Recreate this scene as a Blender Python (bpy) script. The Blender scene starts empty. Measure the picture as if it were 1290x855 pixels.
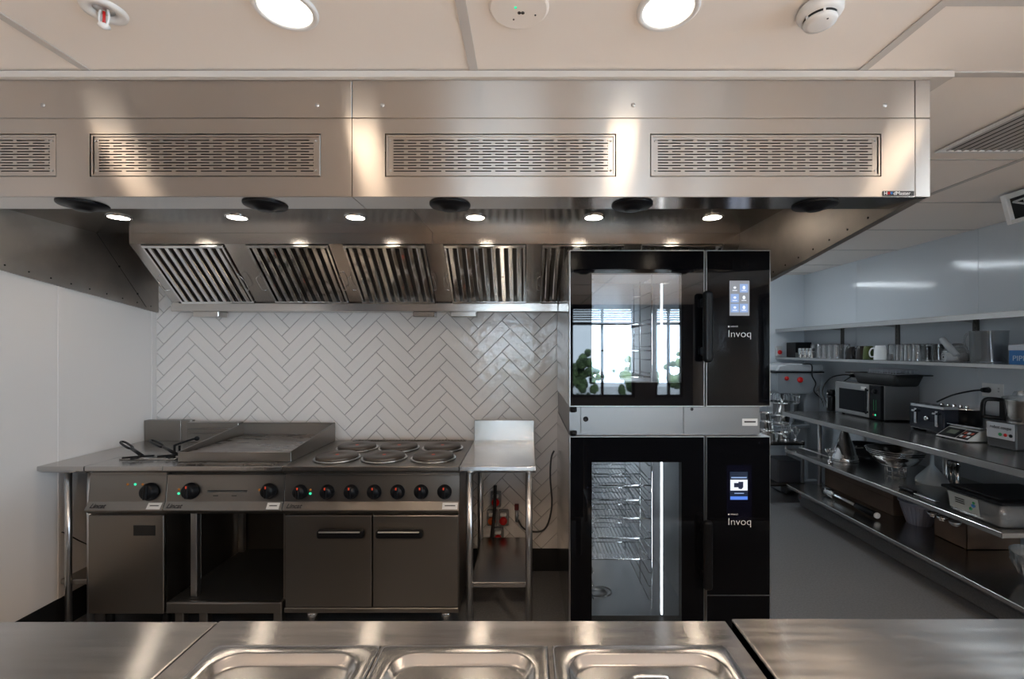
import bpy, bmesh, math, random
from mathutils import Vector, Matrix, Euler
random.seed(7)
PI = math.pi
scn = bpy.context.scene
COL = scn.collection
F = 570.0                     # focal length in pixels of the 1290 px wide frame
EYE = 1.5

# ---------------------------------------------------------------- camera
cam_data = bpy.data.cameras.new('camera')
cam = bpy.data.objects.new('camera', cam_data)
COL.objects.link(cam)
cam.location = (0, 0, EYE)
cam.rotation_euler = (PI / 2, 0, 0)
cam_data.sensor_width = 36.0
cam_data.lens = 36.0 * F / 1290.0
cam_data.shift_x = -19.0 / 1290.0
cam_data.shift_y = 11.5 / 1290.0
cam_data.clip_start = 0.02
scn.camera = cam
scn.view_settings.view_transform = 'Standard'
scn.view_settings.look = 'None'
scn.view_settings.gamma = 1.0
scn.view_settings.use_curve_mapping = False
scn.view_settings.exposure = 0.3
scn.cycles.transparent_max_bounces = 32

# ---------------------------------------------------------------- world and lights
world = bpy.data.worlds.new('world')
scn.world = world
world.use_nodes = True
wn = world.node_tree.nodes['Background']
wn.inputs[0].default_value = (0.72, 0.86, 1.0, 1)
wn.inputs[1].default_value = 12.0

WARM = (1.0, 0.77, 0.56)
COOL = (0.80, 0.91, 1.0)


def lamp(name, kind, loc, rot, energy, color, **kw):
    d = bpy.data.lights.new(name, kind)
    d.energy = energy
    d.color = color
    for k, v in kw.items():
        setattr(d, k, v)
    o = bpy.data.objects.new(name, d)
    COL.objects.link(o)
    o.location = loc
    o.rotation_euler = rot
    return o


CEIL = 2.358
XL, XR, YB, YF, YR = -2.5, 3.24, 3.056, 5.29, -4.6
# daylight through the dining-room windows behind the camera and the side window
WINS = ((-1.15, .3), (.85, 2.1), (2.5, 3.05))
for (x0, x1) in WINS:
    p = lamp('window_daylight', 'AREA', ((x0 + x1) / 2, YR + 0.12, 1.5), (PI / 2, 0, PI), 1, (1, 1, 1), shape='RECTANGLE', size=x1 - x0, size_y=1.7)
    p.rotation_euler = (-PI / 2, 0, 0)
    p.rotation_euler = (PI / 2, 0, 0)
    p.data.cycles.is_portal = True
p = lamp('side_window_daylight', 'AREA', (XR - 0.02, -1.0, 1.5), (0, PI / 2, 0), 1, (1, 1, 1), shape='RECTANGLE', size=1.5, size_y=2.2)
p.data.cycles.is_portal = True

# ---------------------------------------------------------------- mesh helpers
class MB:
    def __init__(self):
        self.bm = bmesh.new()

    def _m(self, faces, mi):
        for f in faces:
            f.material_index = mi

    def box(self, x0, x1, y0, y1, z0, z1, bev=0.0, mi=0, M=None, seg=1):
        if x0 > x1: x0, x1 = x1, x0
        if y0 > y1: y0, y1 = y1, y0
        if z0 > z1: z0, z1 = z1, z0
        b = bmesh.new()
        vs = [b.verts.new((x, y, z)) for x in (x0, x1) for y in (y0, y1) for z in (z0, z1)]
        for q in ((0, 1, 3, 2), (4, 6, 7, 5), (0, 4, 5, 1), (2, 3, 7, 6), (0, 2, 6, 4), (1, 5, 7, 3)):
            b.faces.new([vs[i] for i in q])
        if bev > 0:
            bmesh.ops.bevel(b, geom=list(b.edges), offset=min(bev, 0.49 * min(x1 - x0, y1 - y0, z1 - z0)), segments=seg, affect='EDGES', profile=0.5)
        bmesh.ops.recalc_face_normals(b, faces=b.faces)
        self.merge(b, mi, M)
        return self

    def merge(self, b, mi=None, M=None):
        if M is not None:
            b.transform(M)
        me = bpy.data.meshes.new('tmp')
        if mi is not None:
            for f in b.faces: f.material_index = mi
        b.to_mesh(me)
        b.free()
        self.bm.from_mesh(me)
        bpy.data.meshes.remove(me)

    def lathe(self, prof, c=(0, 0, 0), axis='Z', seg=28, mi=0, M=None, cap=True, smooth=True):
        b = bmesh.new()
        rings = []
        for (r, z) in prof:
            if r < 1e-6:
                rings.append([b.verts.new((0, 0, z))])
            else:
                rings.append([b.verts.new((r * math.cos(2 * PI * i / seg), r * math.sin(2 * PI * i / seg), z)) for i in range(seg)])
        for a, d in zip(rings[:-1], rings[1:]):
            for i in range(seg):
                j = (i + 1) % seg
                if len(a) == 1 and len(d) == 1: continue
                if len(a) == 1: f = b.faces.new((a[0], d[i], d[j]))
                elif len(d) == 1: f = b.faces.new((a[i], a[j], d[0]))
                else: f = b.faces.new((a[i], a[j], d[j], d[i]))
                f.smooth = smooth
        if cap:
            if len(rings[0]) > 1: b.faces.new(rings[0][::-1])
            if len(rings[-1]) > 1: b.faces.new(rings[-1])
        R = Matrix.Identity(4)
        if axis == 'X': R = Matrix.Rotation(PI / 2, 4, 'Y')
        elif axis == 'Y': R = Matrix.Rotation(-PI / 2, 4, 'X')
        elif isinstance(axis, Vector): R = axis.to_track_quat('Z', 'Y').to_matrix().to_4x4()
        T = Matrix.Translation(Vector(c)) @ R
        if M is not None: T = M @ T
        self.merge(b, mi, T)
        return self

    def cyl(self, p0, p1, r, seg=20, mi=0, r2=None, M=None, bev=0.0):
        p0, p1 = Vector(p0), Vector(p1)
        L = (p1 - p0).length
        r2 = r if r2 is None else r2
        if bev > 0: prof = [(r - bev, 0), (r, bev), (r2, L - bev), (r2 - bev, L)]
        else: prof = [(r, 0), (r2, L)]
        return self.lathe(prof, p0, (p1 - p0).normalized(), seg, mi, M)

    def tube(self, pts, r, seg=8, mi=0, closed=False, M=None, sub=0):
        pts = [Vector(p) for p in pts]
        if sub:
            pts = smooth_path(pts, sub, closed)
        b = bmesh.new()
        n = len(pts)
        up = None
        rings = []
        for i, p in enumerate(pts):
            if closed: t = pts[(i + 1) % n] - pts[i - 1]
            else: t = pts[min(i + 1, n - 1)] - pts[max(i - 1, 0)]
            t.normalize()
            if up is None:
                up = Vector((0, 0, 1)) if abs(t.z) < 0.9 else Vector((1, 0, 0))
            u = up - t * up.dot(t)
            if u.length < 1e-5: u = t.orthogonal()
            u.normalize()
            up = u
            v = t.cross(u)
            rings.append([b.verts.new(p + (u * math.cos(2 * PI * k / seg) + v * math.sin(2 * PI * k / seg)) * r) for k in range(seg)])
        for i in range(n if closed else n - 1):
            a, d = rings[i], rings[(i + 1) % n]
            for k in range(seg):
                f = b.faces.new((a[k], a[(k + 1) % seg], d[(k + 1) % seg], d[k]))
                f.smooth = True
        if not closed:
            b.faces.new(rings[0][::-1]); b.faces.new(rings[-1])
        bmesh.ops.recalc_face_normals(b, faces=b.faces)
        self.merge(b, mi, M)
        return self

    def prism(self, poly, axis, a, c, mi=0, M=None, bev=0.0):
        """poly: list of 2-D points; axis X -> (y,z), Y -> (x,z), Z -> (x,y); extruded from a to c"""
        b = bmesh.new()
        def P(p, t):
            if axis == 'X': return (t, p[0], p[1])
            if axis == 'Y': return (p[0], t, p[1])
            return (p[0], p[1], t)
        v0 = [b.verts.new(P(p, a)) for p in poly]
        v1 = [b.verts.new(P(p, c)) for p in poly]
        b.faces.new(v0[::-1]); b.faces.new(v1)
        n = len(poly)
        for i in range(n):
            b.faces.new((v0[i], v0[(i + 1) % n], v1[(i + 1) % n], v1[i]))
        if bev > 0:
            bmesh.ops.bevel(b, geom=list(b.edges), offset=bev, segments=1, affect='EDGES')
        bmesh.ops.recalc_face_normals(b, faces=b.faces)
        self.merge(b, mi, M)
        return self

    def sphere(self, c, r, sc=(1, 1, 1), seg=16, mi=0, noise=0.0):
        b = bmesh.new()
        bmesh.ops.create_uvsphere(b, u_segments=seg, v_segments=max(6, seg // 2), radius=r)
        for v in b.verts:
            k = 1 + (random.uniform(-noise, noise) if noise else 0)
            v.co = Vector((v.co.x * sc[0], v.co.y * sc[1], v.co.z * sc[2])) * k
        for f in b.faces: f.smooth = True
        self.merge(b, mi, Matrix.Translation(Vector(c)))
        return self

    def build(self, name, mats, parent=None, world=True, origin=None):
        if not isinstance(mats, (list, tuple)): mats = [mats]
        me = bpy.data.meshes.new(name)
        off = Vector((0, 0, 0))
        if parent is not None and world: off = base_of(parent)
        elif parent is None and origin is not None: off = Vector(origin)
        if off.length > 0:
            bmesh.ops.translate(self.bm, verts=self.bm.verts, vec=-off)
        self.bm.to_mesh(me)
        self.bm.free()
        for m in mats: me.materials.append(m)
        o = bpy.data.objects.new(name, me)
        COL.objects.link(o)
        if parent is not None: o.parent = parent
        elif origin is not None: o.location = off
        return o


def base_of(o):
    v = Vector((0, 0, 0))
    while o is not None:
        v = v + o.location
        o = o.parent
    return v


def smooth_path(P, sub, closed=False):
    out = []
    n = len(P)
    for i in range(n if closed else n - 1):
        if closed: a, b, c, d = P[i - 1], P[i], P[(i + 1) % n], P[(i + 2) % n]
        else: a, b, c, d = P[max(i - 1, 0)], P[i], P[i + 1], P[min(i + 2, n - 1)]
        for k in range(sub):
            t = k / sub
            out.append(0.5 * ((2 * b) + (c - a) * t + (2 * a - 5 * b + 4 * c - d) * t * t + (3 * b - a - 3 * c + d) * t ** 3))
    if not closed: out.append(P[-1])
    return out


def thing(name, label, cat, loc=(0, 0, 0), group=None, rz=0.0):
    o = bpy.data.objects.new(name, None)
    COL.objects.link(o)
    o.empty_display_size = 0.05
    o.location = loc
    o.rotation_euler = (0, 0, rz)
    o['label'] = label
    o['category'] = cat
    if group: o['group'] = group
    return o


def tag(o, label, cat, group=None, kind=None):
    o['label'] = label
    o['category'] = cat
    if group: o['group'] = group
    if kind: o['kind'] = kind
    return o


def struct(o):
    o['kind'] = 'structure'
    return o


def dup(root, loc, label=None, group=None, rz=None):
    r = root.copy()
    COL.objects.link(r)
    r.location = loc
    if rz is not None: r.rotation_euler = (0, 0, rz)
    if label: r['label'] = label
    if group: r['group'] = group
    for ch in list(root.children):
        c = ch.copy(); COL.objects.link(c); c.parent = r
        for g in list(ch.children):
            d = g.copy(); COL.objects.link(d); d.parent = c
    return r


def text(body, size, loc, rot, mat, name, parent, depth=0.0006, align='LEFT', sx=1.0, shear=0.0, weight=0.0):
    cu = bpy.data.curves.new('tmp', 'FONT')
    cu.body = body
    cu.size = size
    cu.extrude = depth
    cu.align_x = align
    cu.shear = shear
    cu.offset = weight
    to = bpy.data.objects.new('tmp', cu)
    COL.objects.link(to)
    dg = bpy.context.evaluated_depsgraph_get()
    me = bpy.data.meshes.new_from_object(to.evaluated_get(dg))
    bpy.data.objects.remove(to)
    bpy.data.curves.remove(cu)
    R = Euler(rot).to_matrix().to_4x4()
    me.transform(Matrix.Translation(Vector(loc)) @ R @ Matrix.Diagonal((sx, 1, 1, 1)))
    me.transform(Matrix.Translation(-base_of(parent)))
    me.materials.clear()
    me.materials.append(mat)
    o = bpy.data.objects.new(name, me)
    COL.objects.link(o)
    o.parent = parent
    return o


FRONT = (PI / 2, 0, 0)                 # lettering that faces the camera (-Y)
AISLE = (PI / 2, 0, -PI / 2)           # lettering that faces -X

# ---------------------------------------------------------------- materials
def mat(name, col, rough=0.5, metal=0.0, spec=0.5, aniso=0.0, tangent=None, trans=0.0, ior=1.45, alpha=1.0,
        emit=None, estr=0.0, coat=0.0, bump=None, var=None, rvar=None):
    m = bpy.data.materials.new(name)
    m.use_nodes = True
    nt = m.node_tree
    b = nt.nodes['Principled BSDF']
    b.inputs['Base Color'].default_value = (*col, 1)
    b.inputs['Roughness'].default_value = rough
    b.inputs['Metallic'].default_value = metal
    b.inputs['Specular IOR Level'].default_value = spec
    b.inputs['IOR'].default_value = ior
    b.inputs['Transmission Weight'].default_value = trans
    b.inputs['Alpha'].default_value = alpha
    b.inputs['Coat Weight'].default_value = coat
    b.inputs['Coat Roughness'].default_value = 0.06
    if emit:
        b.inputs['Emission Color'].default_value = (*emit, 1)
        b.inputs['Emission Strength'].default_value = estr
    tc = nt.nodes.new('ShaderNodeTexCoord')
    def noise(scale3, scale=1.0, detail=3, rough_=0.5):
        mp = nt.nodes.new('ShaderNodeMapping')
        mp.inputs['Scale'].default_value = scale3
        nt.links.new(tc.outputs['Object'], mp.inputs[0])
        n = nt.nodes.new('ShaderNodeTexNoise')
        n.inputs['Scale'].default_value = scale
        n.inputs['Detail'].default_value = detail
        n.inputs['Roughness'].default_value = rough_
        nt.links.new(mp.outputs[0], n.inputs['Vector'])
        return n
    if aniso:
        b.inputs['Anisotropic'].default_value = aniso
        b.inputs['Anisotropic Rotation'].default_value = 0.25
        if tangent:
            cx = nt.nodes.new('ShaderNodeCombineXYZ')
            for i in range(3): cx.inputs[i].default_value = tangent[i]
            nt.links.new(cx.outputs[0], b.inputs['Tangent'])
    if bump:
        n = noise(bump[0], bump[1])
        bp = nt.nodes.new('ShaderNodeBump')
        bp.inputs['Strength'].default_value = bump[2]
        bp.inputs['Distance'].default_value = bump[3] if len(bump) > 3 else 0.01
        nt.links.new(n.outputs['Fac'], bp.inputs['Height'])
        nt.links.new(bp.outputs[0], b.inputs['Normal'])
    if var:
        n = noise(var[0], var[1], 4)
        r = nt.nodes.new('ShaderNodeMix'); r.data_type = 'RGBA'
        mr = nt.nodes.new('ShaderNodeMapRange')
        mr.inputs[1].default_value = 0.35; mr.inputs[2].default_value = 0.65
        nt.links.new(n.outputs['Fac'], mr.inputs[0])
        nt.links.new(mr.outputs[0], r.inputs['Factor'])
        r.inputs['A'].default_value = (*col, 1)
        r.inputs['B'].default_value = (*var[2], 1)
        nt.links.new(r.outputs['Result'], b.inputs['Base Color'])
    if rvar:
        n = noise(rvar[0], rvar[1], 4)
        mr = nt.nodes.new('ShaderNodeMapRange')
        mr.inputs[1].default_value = 0.3; mr.inputs[2].default_value = 0.7
        mr.inputs[3].default_value = rvar[2]; mr.inputs[4].default_value = rvar[3]
        nt.links.new(n.outputs['Fac'], mr.inputs[0])
        nt.links.new(mr.outputs[0], b.inputs['Roughness'])
    return m


def thin_glass(name, tint=(1, 1, 1), refl=0.06, rough=0.0, haze=0.0):
    """thin clear sheet: straight-through light plus a mirror layer"""
    m = bpy.data.materials.new(name)
    m.use_nodes = True
    nt = m.node_tree
    nt.nodes.clear()
    out = nt.nodes.new('ShaderNodeOutputMaterial')
    tr = nt.nodes.new('ShaderNodeBsdfTransparent'); tr.inputs[0].default_value = (*tint, 1)
    gl = nt.nodes.new('ShaderNodeBsdfGlossy'); gl.inputs['Roughness'].default_value = rough
    gl.inputs[0].default_value = (1, 1, 1, 1)
    lw = nt.nodes.new('ShaderNodeFresnel'); lw.inputs[0].default_value = 1.45
    ad = nt.nodes.new('ShaderNodeMath'); ad.operation = 'ADD'; ad.inputs[1].default_value = refl
    ad.use_clamp = True
    nt.links.new(lw.outputs[0], ad.inputs[0])
    mx = nt.nodes.new('ShaderNodeMixShader')
    nt.links.new(ad.outputs[0], mx.inputs[0]); nt.links.new(tr.outputs[0], mx.inputs[1]); nt.links.new(gl.outputs[0], mx.inputs[2])
    last = mx
    if haze > 0:
        df = nt.nodes.new('ShaderNodeBsdfDiffuse'); df.inputs[0].default_value = (0.8, 0.84, 0.86, 1)
        m2 = nt.nodes.new('ShaderNodeMixShader'); m2.inputs[0].default_value = haze
        nt.links.new(mx.outputs[0], m2.inputs[1]); nt.links.new(df.outputs[0], m2.inputs[2])
        last = m2
    nt.links.new(last.outputs[0], out.inputs[0])
    return m


S = {}
def steel(name, col, rough, aniso=0.75, tan=(1, 0, 0), bump=((1.5, 60, 60), 1.0, 0.02), rvar=None, var=None):
    return mat(name, col, rough, 1.0, aniso=aniso, tangent=tan, bump=bump, rvar=rvar, var=var)

STEEL = steel('brushed_steel', (0.56, 0.54, 0.52), 0.22)
HOODST = steel('hood_steel', (0.565, 0.53, 0.495), 0.30, 1.0, (1, 0, 0), None)
HOODIN = steel('hood_inner_steel', (0.55, 0.52, 0.49), 0.2, 0.6, (1, 0, 0), ((3, 3, 3), 1.0, 0.03, 0.02))
SIDEST = steel('side_sheet_steel', (0.52, 0.475, 0.43), 0.48, 0.3, (0, 1, 0), ((2, 2, 2), 2.0, 0.06, 0.02), var=((3, 3, 3), 1.5, (0.40, 0.37, 0.34)))
TOPST = steel('counter_steel', (0.65, 0.63, 0.61), 0.24, 1.0, (1, 0, 0), None, rvar=((2, 30, 2), 2.0, 0.20, 0.27))
PANST = mat('pan_steel', (0.74, 0.72, 0.70), 0.2, 1.0, rvar=((3, 3, 3), 4.0, 0.17, 0.26))
WORKST = steel('worn_bench_steel', (0.50, 0.48, 0.46), 0.24, 0.5, (0, 1, 0), ((10, 2, 2), 3.0, 0.05, 0.01))
DARKST = mat('shade_dark_steel', (.10, .09, .08), .4, .9)  # steel darkened in colour for shaded gaps and dark reflections
CHROME = mat('chrome', (0.78, 0.78, 0.78), 0.08, 1.0)
SATIN = mat('satin_metal', (0.62, 0.62, 0.62), 0.28, 1.0)
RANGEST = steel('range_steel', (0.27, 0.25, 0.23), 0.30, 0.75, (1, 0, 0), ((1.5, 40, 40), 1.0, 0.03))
GRIDPL = mat('griddle_plate', (0.34, 0.31, 0.29), 0.3, 1.0, rvar=((2, 8, 2), 3.0, 0.22, 0.4), var=((2, 5, 2), 3, (0.24, 0.21, 0.19)))
TRIMW = mat('painted_trim', (0.62, 0.585, 0.55), 0.7)
HOB = mat('cast_iron_hob', (0.085, 0.068, 0.055), 0.36, 0.6, bump=((1, 1, 1), 60, 0.03, 0.002))
BLACKP = mat('black_plastic', (0.006, 0.006, 0.007), 0.35, spec=0.25)
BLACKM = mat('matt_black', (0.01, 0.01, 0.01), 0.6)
BGLASSU = mat('door_black_glass', (0.004, 0.004, 0.005), 0.02, spec=0.7)
BGLASS = mat('black_glass', (0.004, 0.004, 0.005), 0.03, spec=0.22)
GLASS = thin_glass('oven_glass', (0.93, 0.95, 0.97), 0.08)
GLASS2 = thin_glass('oven_glass_lower', (0.93, 0.95, 0.97), 0.02)
WGLASS = thin_glass('window_glass', (0.95, 0.97, 0.98), 0.0)
TUMBLER = thin_glass('tumbler_glass', (0.985, 0.99, 0.995), 0.07, 0.03, 0.03)
POLY = thin_glass('clear_polycarbonate', (0.95, 0.965, 0.98), 0.04, 0.06, 0.10)
FILM = thin_glass('plastic_bag_film', (0.9, 0.92, 0.94), 0.05, 0.2, 0.22)
WHITE = mat('white_plastic', (0.80, 0.80, 0.79), 0.35)
WHITEC = mat('white_ceramic', (0.85, 0.86, 0.86), 0.12)
GREENC = mat('green_ceramic', (0.08, 0.11, 0.035), 0.15)
DARKC = mat('dark_ceramic', (0.022, 0.02, 0.02), 0.2)
RED = mat('red_plastic', (0.55, 0.01, 0.01), 0.3)
ORANGE = mat('orange_plastic', (0.55, 0.10, 0.02), 0.4)
GREENP = mat('green_plastic', (0.03, 0.28, 0.10), 0.35)
BLUEP = mat('blue_card', (0.03, 0.16, 0.42), 0.45)
CARD = mat('cardboard', (0.17, 0.12, 0.09), 0.85, var=((2, 2, 2), 3, (0.14, 0.10, 0.075)))
CARDD = mat('cardboard_inside', (0.10, 0.06, 0.04), 0.9)
STICK = mat('white_sticker', (0.72, 0.71, 0.69), 0.5)
INK = mat('dark_ink', (0.03, 0.025, 0.025), 0.5)
CABLE = mat('black_cable', (0.012, 0.012, 0.013), 0.45)
CEILM = mat('ceiling_board', (0.87, 0.82, 0.77), 0.8, bump=((1, 1, 1), 220, 0.03, 0.002))
JOINT = mat('ceiling_joint', (0.56, 0.54, 0.52), 0.8)
WALLL = mat('left_wall_panel', (0.77, 0.73, 0.70), 0.35, spec=0.4, bump=((1, 1, 1), 1.2, 0.05, 0.02))
WALLR = mat('glossy_wall_panel', (0.59, 0.63, 0.67), 0.12, spec=0.5, bump=((0.6, 1.4, 2.0), 1.0, 0.05, 0.06))
WALLP = mat('plaster', (0.75, 0.75, 0.75), 0.8)
FLOORM = mat('grey_vinyl', (0.15, 0.15, 0.156), 0.5, var=((1, 1, 1), 90, (0.19, 0.19, 0.195)), bump=((1, 1, 1), 120, 0.05, 0.003))
WOODF = mat('dining_timber_floor', (0.58, 0.46, 0.36), 0.4, var=((0.6, 9, 1), 2, (0.48, 0.37, 0.28)))  # unseen floor, pale warm tone chosen to bounce light onto the ceiling
COVE = mat('black_vinyl_cove', (0.012, 0.012, 0.013), 0.4)
GROUT = mat('grout', (0.32, 0.29, 0.275), 0.9)
TILE = mat('white_glazed_tile', (0.76, 0.72, 0.69), 0.10, spec=0.5, bump=((1, 1, 1), 16, 0.3, 0.01))
def emis(name, col, s): return mat(name, (0, 0, 0), 0.5, emit=col, estr=s)
LAMPE = emis('downlight_glow', (1.0, 0.90, 0.78), 2.6)
LEDE = emis('hood_led_glow', (1.0, 0.88, 0.74), 25)
TUBEE = emis('tube_glow', (0.86, 0.94, 1.0), 12)
OVENE = emis('oven_light_glow', (0.95, 0.98, 1.0), 4)
LGREEN = emis('green_pilot', (0.05, 0.9, 0.45), 0.9)
LRED = emis('red_pilot', (0.9, 0.08, 0.02), 0.5)
LAMB = emis('amber_pilot', (0.45, 0.16, 0.03), 0.35)
SCR_W = emis('screen_white', (0.85, 0.9, 1.0), 0.9)
SCR_L = emis('screen_grey', (0.36, 0.38, 0.42), 0.6)
SCR_B = emis('screen_blue', (0.10, 0.25, 0.85), 0.8)
SCR_B2 = emis('screen_pale_blue', (0.35, 0.5, 0.85), 0.7)
SCR_D = emis('screen_dark', (0.01, 0.02, 0.05), 0.6)
LCD = mat('lcd_grey', (0.17, 0.19, 0.15), 0.2)
LOGO = mat('printed_white', (0.8, 0.8, 0.8), 0.4, emit=(0.7, 0.7, 0.7), estr=0.0)
LEAF = mat('hedge_leaf', (0.16, 0.24, 0.08), 0.6, var=((1, 1, 1), 7, (0.03, 0.06, 0.015)))
REARW = mat('dining_wall_dimmed', (0.10, 0.11, 0.13), 0.7)  # wall tone darkened so steel and black glass reflect a dim room
PAVE = mat('street_paving', (0.55, 0.54, 0.53), 0.9)

# ================================================================ THE SETTING
b = MB(); b.box(XL - 0.1, XR + 0.1, 0.15, YF + 0.1, -0.06, 0.0); struct(b.build('floor', FLOORM))
b = MB(); b.box(XL - 0.1, XR + 0.1, YR - 0.1, 0.15, -0.06, 0.0); struct(b.build('floor_dining', WOODF))
b = MB(); b.box(XL - 0.1, XR + 0.1, YR - 0.1, YF + 0.1, CEIL + 0.004, CEIL + 0.06); struct(b.build('ceiling', CEILM))
# joints between the ceiling boards: flat grey strips, thin and slightly proud
jb = MB()
for x in (-1.36, -0.165, 1.037, 2.25):
    jb.box(x - 0.013, x + 0.013, YR, YF, CEIL, CEIL + 0.003)
for y in (5.39 - 0.25, 4.66, 3.95, 3.28, 2.664, 2.06, 1.135 - 0.6, -0.66, -1.86, -3.06):
    if y > 1.0: jb.box(1.3, XR, y - 0.006, y + 0.006, CEIL + 0.0005, CEIL + 0.003)
    else: jb.box(XL, 1.024 if y > 0.3 else XR, y - 0.012, y + 0.012, CEIL + 0.0005, CEIL + 0.003)
jb.box(1.05, XR, 1.405, 1.43, CEIL - 0.001, CEIL + 0.003)
jb.box(1.05, XR, 1.10, 1.135, CEIL + 0.0005, CEIL + 0.003)
struct(jb.build('trim_1', JOINT))
# white closing trim between hood and ceiling
b = MB()
b.box(XL, 1.318, 1.395, 1.412, CEIL - 0.020, CEIL - 0.001)
b.box(1.262, 1.318, 1.41, YB, CEIL - 0.019, CEIL - 0.0005)
struct(b.build('trim_2', TRIMW))

b = MB(); b.box(XL - 0.1, XL, 0.2, YF, 0, CEIL + 0.004); wl = struct(b.build('wall_left', WALLL))
b = MB(); b.box(XL - 0.1, XL, YR, 0.2, 0, CEIL + 0.004); struct(b.build('wall_left_dining', REARW))
b = MB()
for y in (2.42, 3.02, 1.2): b.box(XL, XL + 0.004, y - 0.012, y + 0.012, 0.16, CEIL, 0.0015)
struct(b.build('trim_3', WALLL))
b = MB(); b.box(XL, XL + 0.006, YR, YB, 0, 0.168, 0.002); struct(b.build('baseboard_left', COVE))
b = MB(); b.box(XL, 1.18, YB - 0.006, YB, 0, 0.155, 0.002); struct(b.build('baseboard_back', COVE))

# back wall with herringbone tiles (75 x 300 mm) laid as real glazed pieces
b = MB()
b.box(XL, 1.18, YB + 0.0, YF, 0, CEIL + 0.004, mi=0)
W = 0.075
tb = bmesh.new()
g = 0.0012
for k in range(-60, 60):
    for m_ in range(-12, 12):
        for (x0, x1, y0, y1) in ((0, 4, 0, 1), (4, 5, -3, 1)):
            ox, oy = k + 4 * m_, k - 4 * m_
            cx, cy = (x0 + x1) / 2 + ox, (y0 + y1) / 2 + oy
            u = (cx - cy) / math.sqrt(2) * W - 1.416 - 3.5 / math.sqrt(2) * W
            v = (cx + cy) / math.sqrt(2) * W + 1.0
            if not (XL - 0.15 < u < 1.18 + 0.15 and -0.1 < v < 2.1): continue
            hx, hy = (x1 - x0) * W / 2 - g, (y1 - y0) * W / 2 - g
            q = bmesh.new()
            R = Matrix.Rotation(PI / 4, 4, 'Y').inverted()
            tx, tz = random.uniform(-1, 1) * 0.006, random.uniform(-1, 1) * 0.003
            i_ = 0.0013
            outer = [(-hx, -hy), (hx, -hy), (hx, hy), (-hx, hy)]
            inner = [(-hx + i_, -hy + i_), (hx - i_, -hy + i_), (hx - i_, hy - i_), (-hx + i_, hy - i_)]
            vo = [q.verts.new((a, 0.0, c)) for a, c in outer]
            vi = [q.verts.new((a, -0.005 + a * tz + c * tx, c)) for a, c in inner]
            q.faces.new(vi)
            for i in range(4): q.faces.new((vo[i], vo[(i + 1) % 4], vi[(i + 1) % 4], vi[i]))
            bmesh.ops.recalc_face_normals(q, faces=q.faces)
            for f in q.faces:
                if f.normal.y > 0: f.normal_flip()
            q.transform(Matrix.Translation((u, YB, v)) @ Matrix.Rotation(-PI / 4, 4, 'Y'))
            me = bpy.data.meshes.new('t'); q.to_mesh(me); q.free(); tb.from_mesh(me); bpy.data.meshes.remove(me)
for co, no in (((XL, 0, 0), (-1, 0, 0)), ((1.18, 0, 0), (1, 0, 0)), ((0, 0, 0.15), (0, 0, -1)), ((0, 0, 1.95), (0, 0, 1))):
    bmesh.ops.bisect_plane(tb, geom=list(tb.verts) + list(tb.edges) + list(tb.faces), plane_co=co, plane_no=no, clear_outer=True)
for f in tb.faces: f.material_index = 1
me = bpy.data.meshes.new('t'); tb.to_mesh(me); tb.free(); b.bm.from_mesh(me); bpy.data.meshes.remove(me)
struct(b.build('wall_back', [GROUT, TILE]))
b = MB(); b.box(1.18, 1.186, YB - 0.006, YF, 0, CEIL); struct(b.build('trim_4', WALLP))

b = MB(); b.box(1.186, XR + 0.1, YF, YF + 0.1, 0, CEIL + 0.004); struct(b.build('wall_far', WALLR))
# right wall with a side window towards the dining room
b = MB()
b.box(XR, XR + 0.1, 0.1, YF, 0, CEIL + 0.004)
b.box(XR, XR + 0.1, YR, -2.1, 0, CEIL + 0.004)
b.box(XR, XR + 0.1, -2.1, 0.1, 0, 0.75)
b.box(XR, XR + 0.1, -2.1, 0.1, 2.25, CEIL + 0.004)
struct(b.build('wall_right', WALLR))
b = MB()
for y in (4.46, 3.26, 2.06): b.box(XR - 0.0025, XR, y - 0.012, y + 0.012, 0.1, CEIL, 0.001)
struct(b.build('trim_5', WALLR))
b = MB(); b.box(2.61, XR, 1.2, 4.33, 0, 0.105, 0.01); struct(b.build('trim_6', FLOORM))
# rear wall of the dining room with tall black-framed windows
b = MB()
b.box(XL, XR, YR - 0.1, YR, 0, 0.55)
b.box(XL, XR, YR - 0.1, YR, 2.32, CEIL + 0.004)
xs_ = XL
for (x0, x1) in WINS:
    b.box(xs_, x0, YR - 0.1, YR, 0.55, 2.32); xs_ = x1
b.box(xs_, XR, YR - 0.1, YR, 0.55, 2.32)
struct(b.build('wall_rear', REARW))
def window(n, boxes, glass):
    f = MB()
    for q in boxes: f.box(*q, bev=0.003)
    fo = struct(f.build('window_%d' % n, BLACKM))
    gm = MB(); gm.box(*glass); go = gm.build('pane', WGLASS, fo)
for n, (x0, x1) in enumerate(WINS):
    xm = (x0 + x1) / 2
    ya, yb_ = YR - 0.07, YR - 0.01
    window(n + 1, [(x0, x0 + .05, ya, yb_, .55, 2.32), (x1 - .05, x1, ya, yb_, .55, 2.32), (xm - .025, xm + .025, ya, yb_, .6, 2.27),
                   (x0, x1, ya, yb_, .55, .6), (x0, x1, ya, yb_, 2.27, 2.32), (x0 + .05, x1 - .05, ya, yb_, 1.96, 2.02)],
           (x0 + .05, x1 - .05, YR - .045, YR - .040, .6, 2.27))
window(4, [(XR + .01, XR + .07, -2.1, -2.05, .75, 2.25), (XR + .01, XR + .07, .05, .1, .75, 2.25), (XR + .01, XR + .07, -1.02, -.98, .8, 2.2),
           (XR + .01, XR + .07, -2.05, .05, .75, .8), (XR + .01, XR + .07, -2.05, .05, 2.2, 2.25)],
       (XR + .035, XR + .04, -2.05, .05, .8, 2.2))
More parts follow.
